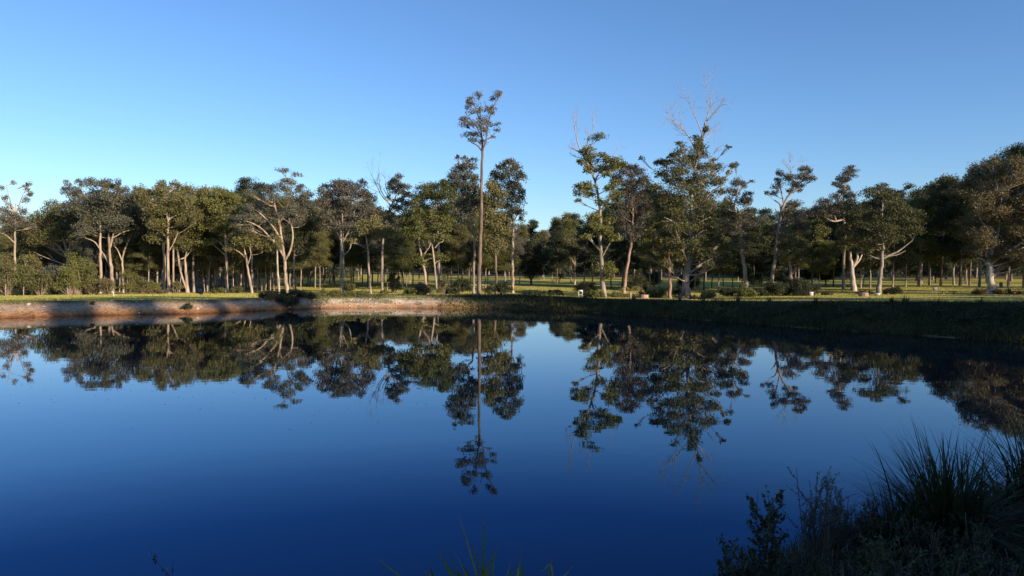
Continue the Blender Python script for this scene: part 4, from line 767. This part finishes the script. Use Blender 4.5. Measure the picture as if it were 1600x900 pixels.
# shrubs in the middle
for px, D, w, h, lm, lb in [(662,77,19,22,L_BROWN,'tangled brown twig heap below the bright olive gum'),(693,80,12,34,L_OLIVE,'dull shrub leaning on the bright olive gum'),(545,92,11,26,L_OLIVE,'small sunlit round-headed shrub right of the smoky gum'),(615,92,16,40,L_DARK,'dark leafy shrub behind the pale bank'),(705,84,14,13,L_DARK,'low dark shrub left of the tallest tree'),(720,96,16,26,L_DARK,'medium dark shrub behind the tallest tree'),
   (765,78,12,22,L_DARK,'dark shrub with flat top at the foot of the tallest tree'),(786,80,17,24,L_DARK,'spreading dark shrub right of the tallest tree'),(640,84,14,10,L_GREEN,'low green shrub left of the twig heap'),(601,84,10,8,L_GREEN,'low green weed by the pale track'),
   (835,92,20,6,L_DARK,'long low dark shrub on the fairway edge'),(865,92,16,7,L_DARK,'low dark shrub left of the white stool'),(917,92,15,20,L_DARK,'dark leafy bush right of the white stool'),(933,86,16,9,L_GREEN,'low green plants at the foot of the cushion-crowned gum'),(962,90,10,8,L_OLIVE,'low olive plants left of the small palm'),
   (1028,92,13,10,L_OLIVE,'low olive bush right of the brown stump'),(1060,92,10,20,L_DARK,'upright dark bush left of the massive trunk'),(1105,92,14,9,L_OLIVE,'low flowering bush right of the massive trunk'),(1085,84,20,5,L_DARK,'flat dark weeds around the massive trunk'),(1008,94,9,14,L_DARK,'small dark bush behind the brown stump'),
   (1138,98,12,13,L_DARK,'round clipped bush at the left end of the hedge row'),(1158,102,9,20,L_OLIVE,'taller pale bush behind the round clipped bush'),(1168,96,14,11,L_GREEN,'leafy low bush in the hedge row'),(1190,98,13,13,L_DARK,'dark bush in the middle of the hedge row'),(1215,98,18,21,L_DARK,'tall dark bush in the hedge row'),(1248,98,20,19,L_DARK,'big dark clipped bush forming the hedge row end'),(1266,98,12,18,L_DARK,'square-cut dark bush behind the white sign'),(1292,98,8,5,L_DARK,'tiny dark bush right of the white sign'),
   (1394,100,14,9,L_DARK,'low dark bush right of the umbrella-crowned gum'),(1352,100,16,5,L_DARK,'flat dark plants left of the umbrella-crowned gum'),(1534,94,12,8,L_BROWN,'brown grass clump at the foot of the white trunk'),(1568,95,16,7,L_BROWN,'brown plants right of the white trunk'),(1598,93,14,6,L_BROWN,'brown plants at the right edge of the view'),(1020,150,12,20,L_DARK,'dark bush far back under the gums'),(995,118,16,24,L_DARK,'dark bush behind the small palm'),(1075,130,16,20,L_DARK,'dark bush far behind the massive trunk')]:
    bush('park_bush', lb, gp(px, D), m(w * (1.0 if px < 830 else 1.2), D), m(h * (.95 if px < 830 else 1.3), D), lm, 500 + k, leaf=(.15, .08), dens=1.3); k += 1

# grass blades and bank plants: one uncountable mass each
def blades_mesh(mb, P, Lb, Wb, rng, lean=.5):
    n = len(P); a = rng.uniform(0, 6.28, n); d = np.stack([np.cos(a), np.sin(a), np.zeros(n)], 1); s = np.stack([-np.sin(a), np.cos(a), np.zeros(n)], 1)
    L = Lb * rng.uniform(.5, 1.3, n)[:, None]; w = Wb * rng.uniform(.7, 1.2, n)[:, None]; ln = lean * rng.uniform(.2, 1.2, n)[:, None]
    z = np.array([0, 0, 1.]); p1 = P + z * L * .55 + d * L * ln * .3; p2 = P + z * L * .9 + d * L * ln * .95
    V = np.stack([P - s * w / 2, P + s * w / 2, p1 + s * w * .35, p1 - s * w * .35, p2 + s * w * .05, p2 - s * w * .05], 1).reshape(-1, 3)
    b = np.arange(n)[:, None] * 6
    mb.add(V, np.concatenate([b + [0, 1, 2, 3], b + [3, 2, 4, 5]]))
rng = np.random.default_rng(8)
def bank_grass(name, label, mat, pxr, off, cnt, L, W, lean=.6, patch=True, thr=-.03):
    px = rng.uniform(*pxr, cnt); fade = np.clip((px - 670) / 260, .03, 1) if pxr[0] > 600 else np.ones(cnt); px = px[rng.uniform(0, 1, cnt) < fade]; cnt = len(px); s = rng.uniform(0, 1, cnt); yw = np.interp(px, BP, BW); yb = np.interp(px, BP, BB)
    Y = yw + off[0] + (yb - yw + off[1] - off[0]) * s; X = (px - 800) / F * Y
    if patch:
        keep = wob(X * 5 + 3, Y * 5) + rng.normal(size=cnt) * .12 > thr; X, Y = X[keep], Y[keep]
    P = np.stack([X, Y, ground(X, Y) - .02], 1); mb = MB(); blades_mesh(mb, P, L, W, rng, lean)
    o = mb.build(name, mat, tint=rng.uniform(0, 1, len(P) * 2)); tag(o, label, 'grass', kind='stuff'); return o
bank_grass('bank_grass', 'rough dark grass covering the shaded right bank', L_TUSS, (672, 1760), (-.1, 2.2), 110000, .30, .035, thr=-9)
bank_grass('bank_grass', 'short grass fringe along the lip of the left bank', L_SCRUB, (-60, 700), (1.2, .9), 12000, .10, .025, patch=False)
bank_grass('bank_grass', 'sunlit tufts on the pale sandy bank', L_SCRUB, (480, 660), (.5, 1.6), 5000, .16, .03)
N = 230000; px = rng.uniform(-150, 1750, N); D = 40 + 105 * rng.uniform(0, 1, N) ** .85; D = D[np.argsort(rng.uniform(0, 1, N))]; k = D > np.interp(px, BP, BB) + .3
k &= ~((px < 430) & (D > 92)); tone = wob(px * .02, D * .6); k &= rng.uniform(0, 1, N) < .75 + .5 * tone; px, D = px[k], D[k]; X = (px - 800) / F * D; n = len(X)
P = np.stack([X, D, ground(X, D) - .01], 1); a = rng.uniform(0, PI, n); sd_ = np.stack([np.cos(a), np.sin(a), 0 * a], 1) * (D / 90 * .045 * rng.uniform(.6, 1.4, n))[:, None]
hh = np.stack([rng.normal(size=n) * .02, rng.normal(size=n) * .02, rng.uniform(.03, .075, n)], 1); mb = MB(); mb.add(np.stack([P - sd_, P + sd_, P + sd_ * .4 + hh, P - sd_ * .4 + hh], 1).reshape(-1, 3), np.arange(n * 4).reshape(-1, 4))
tag(mb.build('lawn_grass', L_LAWN, tint=rng.uniform(0, 1, n)), 'short yellow-green lawn grass of the parkland', 'grass', kind='stuff')
# countable grass clumps and leafy weeds on the right bank
def tuft(name, label, loc, n, L, W, mat, seed, group=None, cat='grass clump', segs=6, dirb=None, droop=1.0, lay=.35):
    r = np.random.default_rng(seed); mb = MB(); b = np.array(loc, float)
    for i in range(n):
        a = r.uniform(0, 6.28); e = r.uniform(.08, 1.0) ** .8 * droop; l = L * r.uniform(.55, 1.1); w = W * r.uniform(.6, 1.2)
        d = np.array([math.cos(a), math.sin(a), 0.]); 
        if dirb is not None: d = d + np.array(dirb) * r.uniform(0, 1); d /= np.linalg.norm(d)
        sd_ = np.array([-d[1], d[0], 0]); p = b + [r.normal() * L * .08, r.normal() * L * .08, 0]; pts = []
        el = PI / 2 - lay * e * r.uniform(.5, 1.2)
        for k in range(segs + 1):
            f = k / segs; ww = w * (1 - f) ** .7 * (.6 + .8 * min(1, f * 4)); pts += [p - sd_ * ww / 2, p + sd_ * ww / 2 + np.array([0, 0, ww * .25])]
            p = p + (d * math.cos(el) + np.array([0, 0, math.sin(el)])) * l / segs; el -= 1.5 * e / segs * (.4 + 1.3 * f)
        mb.add(pts, [(2 * k, 2 * k + 1, 2 * k + 3, 2 * k + 2) for k in range(segs)])
    nf = sum(len(q) for q in mb.q); t = np.repeat(r.uniform(0, 1, n), segs)
    o = mb.build(name, mat, None, b, tint=t[:nf]); o.location = [float(c) for c in b]; return tag(o, label, cat, group)
for i in range(34):
    px = 860 + i * 23 + rb.uniform(-9, 9); yw = float(np.interp(px, BP, BW)); yb = float(np.interp(px, BP, BB)); D = rb.uniform(yw + .6, yb + .8)
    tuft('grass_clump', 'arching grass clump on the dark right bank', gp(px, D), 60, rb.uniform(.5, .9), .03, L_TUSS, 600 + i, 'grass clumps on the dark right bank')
for i, (px, off, w, h) in enumerate([(1120,1.2,22,14),(1150,1.4,14,12),(1140,.6,14,12),(1245,2.2,10,8),(1268,2.6,12,10),(1330,2.2,22,16),(1375,1.6,20,14),(1420,2.6,18,14),(1460,2.2,20,16),(1500,1.4,26,18),(1560,1.6,24,16),(1590,3.0,20,18),(1300,1.0,20,12),(1210,1.0,18,10),(1230,1.6,12,10),(1060,1.0,12,8),(1540,3.0,16,14)]):
    D = float(np.interp(px, BP, BW)) + off
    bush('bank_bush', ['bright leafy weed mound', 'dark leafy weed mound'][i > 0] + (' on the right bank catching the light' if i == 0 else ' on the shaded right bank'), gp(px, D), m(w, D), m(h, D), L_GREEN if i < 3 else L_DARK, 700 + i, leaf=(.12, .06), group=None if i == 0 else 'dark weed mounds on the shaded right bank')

# ------------------------------------------------------------------ track along the pond
def ribbon(name, pts, wid, mat, lift=.02):
    V = []
    for (px, D), (qx, E) in zip(pts[:-1], pts[1:]):
        for k in range(12):
            f = k / 12; a = px + (qx - px) * f; d = D + (E - D) * f; 
            row = []
            for w in (0, .33, .66, 1):
                dd = d + wid * w + .25 * math.sin(a * .05 + w * 9); x = (a - 800) / F * dd; row.append((x, dd, gz(x, dd) + lift))
            V += row
    n = len(V) // 4; mb = MB(); mb.add(V, [(i * 4 + j, i * 4 + 4 + j, i * 4 + 5 + j, i * 4 + 1 + j) for i in range(n - 1) for j in range(3)])
    o = mb.build(name, mat, smooth=True); o['kind'] = 'structure'; return o
M_TRACK = plain('track_gravel', (.22, .18, .13), (.36, .30, .22), 2.0, .95)
ribbon('path', [(795, 64), (850, 64), (920, 66), (1000, 66), (1080, 66), (1160, 68), (1250, 72), (1340, 76), (1450, 82), (1560, 84), (1750, 84)], 2.2, M_TRACK, .03)

# ------------------------------------------------------------------ small things
M_WHITE = plain('white_paint', (.42, .42, .41), (.60, .60, .58), 5); M_BLACK = plain('black_board', (.012, .012, .014), (.03, .03, .032), 6)
M_POST = plain('timber_post', (.22, .18, .14), (.36, .30, .24), 9); M_STUMP = plain('cut_wood', (.22, .13, .08), (.38, .25, .17), 5); M_GREYP = plain('grey_panel', (.12, .13, .13), (.2, .2, .2), 5)
M_ROCK = plain('rock', (.22, .19, .16), (.5, .42, .34), 4)
def root_at(name, px, D, label, cat, group=None):
    g = gp(px, D); return empty(name, (g[0], g[1], g[2] + .03), label, cat, group), np.array([g[0], g[1], g[2] + .03])
# black tilted square sign
r, b = root_at('tilted_sign', 313, 44.8, 'small black square board tilted on a thin post on the left bank', 'sign')
s = MB(); s.tube([b - [0, 0, .1], b + [-.03, 0, .72]], [.02, .018], 6); s.build('post', M_POST, r, b)
s = MB(); s.box(b + [-.03, -.04, .66], (.42, .03, .40), .2, .22); s.build('board', M_BLACK, r, b)
s = MB(); s.box(b + [-.035, -.062, .66], (.34, .006, .32), .2, .22); s.build('panel', plain('dark_face', (.03, .035, .04), (.07, .07, .08), 6, .3), r, b)
# white stool
r, b = root_at('white_stool', 907, 86, 'small white frame stool standing on the track edge', 'stool')
for sx in (-1, 1):
    for sy in (-1, 1):
        s = MB(); s.box(b + [sx * .22, sy * .2, .32], (.09, .07, .66)); s.build('leg', M_WHITE, r, b)
s = MB(); s.box(b + [0, 0, .74], (.54, .5, .18)); s.build('seat', M_WHITE, r, b)
s = MB(); s.box(b + [0, -.2, .28], (.36, .05, .06)); s.build('rail', M_WHITE, r, b)
# white square sign by the hedge
r, b = root_at('white_sign', 1268, 92, 'white square sign board standing before the hedge row', 'sign')
s = MB(); s.box(b + [0, 0, .40], (.48, .05, .48)); s.build('board', M_WHITE, r, b)
s = MB(); s.box(b + [.02, -.03, .44], (.2, .01, .14)); s.box(b + [-.12, -.03, .44], (.03, .01, .16)); s.build('mark', plain('pale_grey_mark', (.5, .5, .5), (.58, .58, .58), 6), r, b)
for sx in (-1, 1):
    s = MB(); s.box(b + [sx * .2, .05, .2], (.05, .05, .5)); s.build('leg', M_POST, r, b)
# stumps
def stump(px, D, label, w, h):
    r, b = root_at('tree_stump', px, D, label, 'stump'); rg = np.random.default_rng(int(px)); n = 20; V = []
    for zf, sc in ((-.05, 1.15), (.15, 1.05), (.6, .98), (.95, 1.0), (1.0, .94)):
        for k in range(n):
            a = k * 2 * PI / n; q = sc * (1 + .07 * math.sin(3 * a + px) + .03 * math.sin(7 * a)); V.append(b + [math.cos(a) * w / 2 * q, math.sin(a) * w * .4 * q, zf * h + .02 * math.sin(2 * a)])
    Q = [(i * n + k, i * n + (k + 1) % n, (i + 1) * n + (k + 1) % n, (i + 1) * n + k) for i in range(4) for k in range(n)]
    V.append(b + [0, 0, h]); s = MB(); s.add(V, Q); s.build('bark', B_RED, r, b)
    s = MB(); top = [b + [math.cos(k * 2 * PI / n) * w * .46, math.sin(k * 2 * PI / n) * w * .36, h + .012] for k in range(n)] + [b + [0, 0, h + .02]]
    s.add(top, None, [(k, (k + 1) % n, n) for k in range(n)]); s.build('cut_face', M_STUMP, r, b)
stump(1006, 86, 'broad brown sawn stump beside the small palm', 1.1, .45)
stump(1350, 92, 'brown sawn stump left of the umbrella-crowned gum', 1.15, .48)
# rounded white pot at the tree foot
def lathe(mb, b, prof, n=18):
    V = [b + [math.cos(k * 2 * PI / n) * r_, math.sin(k * 2 * PI / n) * r_, z_] for r_, z_ in prof for k in range(n)]
    mb.add(V, [(i * n + k, i * n + (k + 1) % n, (i + 1) * n + (k + 1) % n, (i + 1) * n + k) for i in range(len(prof) - 1) for k in range(n)])
r, b = root_at('white_basin', 1371, 95, 'low white bowl at the foot of the umbrella-crowned gum', 'bowl')
s = MB(); lathe(s, b, [(.001, 0), (.2, .0), (.34, .12), (.4, .28), (.37, .3), (.3, .14), (.001, .1)]); s.build('bowl', M_WHITE, r, b, smooth=True)
# grey two-legged sign
r, b = root_at('notice_sign', 1461, 97, 'small grey notice panel on two legs on the right fairway', 'sign')
s = MB(); s.box(b + [0, 0, .78], (.62, .05, .42)); s.build('panel', M_GREYP, r, b)
for sx in (-1, 1): s = MB(); s.box(b + [sx * .26, .04, .3], (.04, .04, 1.0)); s.build('leg', M_POST, r, b)
# low bench
r, b = root_at('plank_bench', 1482, 99, 'long low plank bench right of the grey notice panel', 'bench')
s = MB(); s.box(b + [0, 0, .36], (2.1, .3, .07), .05); s.build('seat', M_GREYP, r, b)
for sx in (-1, 1): s = MB(); s.box(b + [sx * .75, 0, .15], (.09, .26, .36)); s.build('leg', M_GREYP, r, b)
# little far tables / bins
r, b = root_at('litter_bin', 1564, 128, 'small blue-grey bin far back right of the white trunk', 'bin')
s = MB(); lathe(s, b, [(.25, 0), (.27, .5), (.28, .85)]); s.build('body', plain('blue_grey', (.10, .13, .17), (.16, .19, .24)), r, b)
s = MB(); lathe(s, b, [(.31, .84), (.31, .9), (.2, .99), (.001, 1.02)]); s.build('lid', M_GREYP, r, b)
r, b = root_at('picnic_table', 868, 160, 'tiny wooden picnic table far out on the fairway', 'table')
s = MB(); s.box(b + [0, 0, .74], (1.9, .8, .07)); s.build('tabletop', M_POST, r, b)
for sy in (-1, 1): s = MB(); s.box(b + [0, sy * .7, .44], (1.9, .28, .06)); s.build('seat', M_POST, r, b)
for sx in (-1, 1): s = MB(); s.box(b + [sx * .7, 0, .36], (.08, 1.3, .08)); s.box(b + [sx * .7, 0, .35], (.075, .12, .7)); s.build('leg', M_POST, r, b)
# stakes
for px, D, h, lean, mt, lb in [(178, 70, .55, -.28, M_WHITE, 'short white leaning stake on the left grass'), (106, 76, .85, -.08, M_POST, 'pale upright stake in front of the thicket'), (8, 74, 1.3, .03, M_POST, 'tall pale stake at the left edge of the thicket'), (36, 78, 1.0, .05, M_POST, 'broken pale stick stake among the left thicket shrubs'),
   (1140.5, 104, .35, 0, M_WHITE, 'tiny white marker peg left of the hedge row'), (1316, 112, .5, 0, M_POST, 'short marker peg left of the white-footed gum'), (1265, 122, .25, 0, M_WHITE, 'tiny white marker block on the fairway behind the hedge row')]:
    g = gp(px, D); s = MB(); b = np.array(g); s.tube([b - [0, 0, .1], b + [lean * h * .5, 0, h * .5], b + [lean * h, 0, h]], [.055, .05, .045], 7)
    o = s.build('marker_stake', mt, None, b); o.location = g; tag(o, lb, 'stake')
# small palm with bright arching fronds
r, b = root_at('small_palm', 985, 84, 'small sunlit palm with arching yellow fronds beside the brown stump', 'palm')
s = MB(); s.tube([b - [0, 0, .1], b + [.02, 0, .4], b + [0, 0, .82]], [.16, .13, .1], 9); s.build('trunk', B_RED, r, b, smooth=True)
rg = np.random.default_rng(4)
for k in range(13):
    a = k * 2 * PI / 13 + rg.normal() * .15; d = np.array([math.cos(a), math.sin(a), 0]); sd_ = np.array([-d[1], d[0], 0]); el = rg.uniform(.5, 1.25); p = b + [0, 0, .8]; mb = MB(); pts = [p]
    for q in range(9):
        p = p + (d * math.cos(el) + np.array([0, 0, math.sin(el)])) * .21; el -= .24; pts.append(p)
    mb.tube(pts, np.linspace(.018, .005, 10), 4)
    for q in range(1, 10):
        for sg in (-1, 1):
            L = .42 * (1 - abs(q / 9 - .4)); t = pts[q] + sd_ * sg * L + d * L * .5 - [0, 0, .12]; w = d * .028
            mb.add([pts[q] - w, pts[q] + w, (pts[q] + t) / 2 + w, t], [(0, 1, 2, 3)])
    nf = sum(len(q_) for q_ in mb.q) + sum(len(q_) for q_ in mb.t); mb.build('frond', L_PALM, r, b, tint=rg.uniform(0, 1, nf))
# stones along the bank
def stone(loc, s_, seed):
    rg = np.random.default_rng(seed); import bmesh
    bm = bmesh.new(); bmesh.ops.create_icosphere(bm, subdivisions=2, radius=s_)
    for v in bm.verts: v.co *= 1 + rg.normal() * .09; v.co.z *= .6
    me = bpy.data.meshes.new('stone'); bm.to_mesh(me); bm.free(); me.materials.append(M_ROCK)
    o = bpy.data.objects.new('stone', me); col.objects.link(o); o.location = loc; return o
for i in range(40):
    px = rb.uniform(0, 690) if i < 28 else rb.uniform(700, 1250); D = float(np.interp(px, BP, BW)) + rb.uniform(.1, 1.5); g = gp(px, D)
    tag(stone((g[0], g[1], g[2] + .04), rb.uniform(.05, .13), i), 'small pale stone lying on the ' + ('bare left bank' if px < 690 else 'dark right bank'), 'stone', 'stones on the ' + ('left' if px < 690 else 'right') + ' bank')

# ------------------------------------------------------------------ foreground plants
def near(px, py, D):
    p = at(px, py, D); return (p[0], D, gz(p[0], D) - .02)
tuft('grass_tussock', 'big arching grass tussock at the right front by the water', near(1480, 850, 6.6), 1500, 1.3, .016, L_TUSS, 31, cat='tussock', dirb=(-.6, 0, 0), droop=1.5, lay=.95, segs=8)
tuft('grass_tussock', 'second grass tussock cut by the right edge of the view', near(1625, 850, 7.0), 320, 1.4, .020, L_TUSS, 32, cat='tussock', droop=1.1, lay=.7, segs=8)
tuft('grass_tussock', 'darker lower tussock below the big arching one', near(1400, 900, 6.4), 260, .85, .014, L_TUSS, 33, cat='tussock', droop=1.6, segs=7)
# leafy herbs with upright stems
def herb(name, label, loc, Hh, stems, leafM, seed, leaf=(.05, .018), spread=.35, dens=60, cat='plant', group=None, br=6, lmin=.6):
    rg = np.random.default_rng(seed); r = empty(name, loc, label, cat, group); b = np.array(loc, float); sb = MB(); lb = MB()
    for i in range(stems):
        a = rg.uniform(0, 6.28); l = Hh * rg.uniform(lmin, 1.05); tip = b + [math.cos(a) * spread * l * rg.uniform(.1, 1), math.sin(a) * spread * l * rg.uniform(.1, 1), l]
        c = curve(b + [rg.normal() * .05, rg.normal() * .05, -.03], tip, rg, .08, 9, .07); sb.tube(c, np.linspace(.006, .002, 9), 4, cap=False)
        P = []
        segs = [c]
        for k in range(br):
            q = c[rg.integers(3, 8)]; e = q + np.array([rg.normal() * .5, rg.normal() * .5, .9]) * l * rg.uniform(.1, .28); cc = curve(q, e, rg, .05, 5); sb.tube(cc, np.linspace(.003, .0015, 5), 3, cap=False); segs.append(cc)
        for sg in segs:
            n = int(dens / (br + 1)) + 3; t = rg.uniform(.15, 1, n) * (len(sg) - 1); i0 = np.minimum(t.astype(int), len(sg) - 2); f = (t - i0)[:, None]
            P.append(sg[i0] * (1 - f) + sg[i0 + 1] * f + rg.normal(size=(n, 3)) * leaf[0] * .3)
        leaves(lb, np.vstack(P), leaf[0], leaf[1], rg, -.5)
    nf = sum(len(q) for q in lb.q); sb.build('stem', B_BROWN, r, b); lb.build('foliage', leafM, r, b, tint=rg.uniform(0, 1, nf)); return r
herb('dark_weed', 'dark branching weed with knobbly tip left of the feathery plants', near(1192, 900, 6.4), .92, 8, L_DARK, 41, leaf=(.05, .024), spread=.30, dens=130)
herb('dark_weed', 'short dark weed at the left foot of the branching one', near(1150, 900, 6.0), .62, 12, L_DARK, 42, leaf=(.045, .02), spread=.5, dens=110)
herb('dark_weed', 'tiny sprig poking up at the bottom left of the pond', near(268, 900, 4.6), 1.02, 2, L_DARK, 43, leaf=(.035, .022), spread=.03, dens=90, br=8, lmin=.93)
for i, (px, D, h) in enumerate([(1272, 6.6, .95), (1300, 6.9, .72), (1330, 6.6, .66), (1360, 6.8, .6)]):
    herb('feathery_weed', ['tallest feathery weed with fine grey stems', 'feathery weed second from the left of its row', 'feathery weed third from the left of its row', 'feathery weed nearest the big tussock'][i], near(px, 850, D), h, 12, L_GREY, 50 + i, leaf=(.026, .009), spread=.22, dens=170, group='feathery weeds by the big tussock', br=9)
rf = random.Random(88)
for i in range(26):
    px = rf.uniform(1230, 1640); D = rf.uniform(4.6, 6.4)
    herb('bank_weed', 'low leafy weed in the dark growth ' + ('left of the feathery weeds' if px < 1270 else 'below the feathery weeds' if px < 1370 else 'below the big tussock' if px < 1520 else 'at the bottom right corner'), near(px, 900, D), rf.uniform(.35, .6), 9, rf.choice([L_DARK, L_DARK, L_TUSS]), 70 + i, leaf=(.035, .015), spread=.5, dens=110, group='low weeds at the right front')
# low ground cover
n = 26000; th = rng.uniform(math.radians(6), math.radians(46), n); rn = np.interp(np.degrees(th), NA, NR); R = rn * np.sqrt(rng.uniform(.12, .98, n)); X, Y = R * np.sin(th), R * np.cos(th)
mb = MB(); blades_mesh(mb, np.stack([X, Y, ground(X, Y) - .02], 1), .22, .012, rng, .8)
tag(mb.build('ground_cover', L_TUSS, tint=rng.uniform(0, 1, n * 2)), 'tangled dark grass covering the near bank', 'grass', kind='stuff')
n = 9000; th = rng.uniform(math.radians(-50), math.radians(8), n); rn = np.interp(np.degrees(th), NA, NR); R = rn * np.sqrt(rng.uniform(.2, .9, n)); X, Y = R * np.sin(th), R * np.cos(th)
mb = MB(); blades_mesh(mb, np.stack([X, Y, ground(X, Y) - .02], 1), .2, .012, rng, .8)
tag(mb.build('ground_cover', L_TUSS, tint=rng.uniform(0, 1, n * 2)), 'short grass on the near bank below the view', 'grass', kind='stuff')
# reeds at bottom centre: each blade traced as a real leaf from the near bank
def reeds(label, D, base_px, blades, seed, group=None):
    rg = np.random.default_rng(seed); b = np.array(near(base_px, 900, D)); mb = MB(); tt = []
    for pts, w in blades:
        P = []; Y0 = D + rg.normal() * .15; sl = rg.normal() * .1
        end = at(pts[-1][0], pts[-1][1], Y0); 
        Q = [at(q[0], q[1], Y0) for q in pts[::-1]]; e = Q[0] - Q[1]; zb_ = b[2] - .03; kk = (Q[0][2] - zb_) / .3
        low = Q[0] + e / (abs(e[2]) + 1e-3) * .3 * (1 if e[2] < -.01 else 0); low[2] = Q[0][2] - .3; foot = low * .5 + np.array([b[0], Y0, 0]) * .5; foot[2] = zb_
        P += [foot, low] + Q
        P, _ = smooth_line(P, [0] * len(P), 4); n = len(P); side = np.array([1.0, .3 * rg.normal(), 0]); side /= np.linalg.norm(side); V = []
        for i, p in enumerate(P):
            f = i / (n - 1); ww = 1.35 * w * (1 - f ** 3) * (.7 + .3 * math.sin(PI * f)); dd = P[min(i + 1, n - 1)] - P[max(i - 1, 0)]; s_ = np.cross(dd, [0, 1, 0]); s_ = s_ / (np.linalg.norm(s_) + 1e-9)
            V += [p - s_ * ww / 2, p + [0, .2 * ww, 0], p + s_ * ww / 2]
        mb.add(V, [(3 * i + a, 3 * i + a + 1, 3 * i + a + 4, 3 * i + a + 3) for i in range(n - 1) for a in (0, 1)]); tt += [rg.uniform(0, 1)] * ((n - 1) * 2)
    o = mb.build('reed_tuft', L_REED, None, b, tint=np.array(tt)); o.location = [float(c) for c in b]; tag(o, label, 'reeds', group)
reeds('tuft of upright reed blades at the bottom centre of the pond', 4.6, 752, [
 ([(715,798),(728,840),(745,900)],.010),([(757,806),(756,840),(755,900)],.014),([(779,849),(770,872),(758,905)],.016),([(684,860),(696,880),(708,905)],.018),([(694,850),(706,875),(722,905)],.008),([(711,862),(722,885),(732,905)],.007),
 ([(732,838),(742,865),(752,905)],.008),([(772,868),(771,885),(770,905)],.012),([(670,880),(674,892),(678,905)],.012),([(657,890),(668,897),(680,905)],.012),([(587,869),(605,885),(632,905)],.008),([(720,880),(728,892),(736,905)],.014),([(705,892),(716,898),(726,905)],.02),([(760,885),(758,895),(756,905)],.02),([(745,850),(750,880),(755,905)],.006)], 1)
reeds('smaller tuft of reed blades right of the upright ones', 4.6, 815, [
 ([(815,852),(813,875),(811,905)],.009),([(818,875),(817,890),(816,905)],.012),([(863,868),(860,885),(856,905)],.012),([(801,872),(795,890),(790,905)],.006),([(826,890),(808,891),(788,905)],.008),([(897,882),(888,893),(876,905)],.006),([(842,893),(850,890),(862,886)],.008),([(812,880),(810,892),(808,905)],.016)], 2)

# flecks floating on the pond
rng = np.random.default_rng(77); n = 900; px = np.concatenate([rng.normal(330, 240, 420), rng.uniform(0, 1500, 130)]); Y = np.concatenate([rng.uniform(15, 34, 420), rng.uniform(12, 40, 130)])
k = (np.interp(px, BP, BW) > Y + 1); px, Y = px[k], Y[k]; X = (px - 800) / F * Y; n = len(X); P = np.stack([X, Y, np.full(n, .004)], 1)
a = rng.uniform(0, 6.28, n); d = np.stack([np.cos(a), np.sin(a), 0 * a], 1) * rng.uniform(.012, .035, n)[:, None]; s_ = np.stack([-np.sin(a), np.cos(a), 0 * a], 1) * rng.uniform(.006, .014, n)[:, None]
mb = MB(); mb.add(np.stack([P - d, P - s_, P + d, P + s_ + [0, 0, .004]], 1).reshape(-1, 3), np.arange(n * 4).reshape(-1, 4))
tag(mb.build('floating_leaves', L_BROWN, tint=rng.uniform(0, 1, n)), 'tiny leaf flecks drifting on the pond surface', 'floating leaves', kind='stuff')
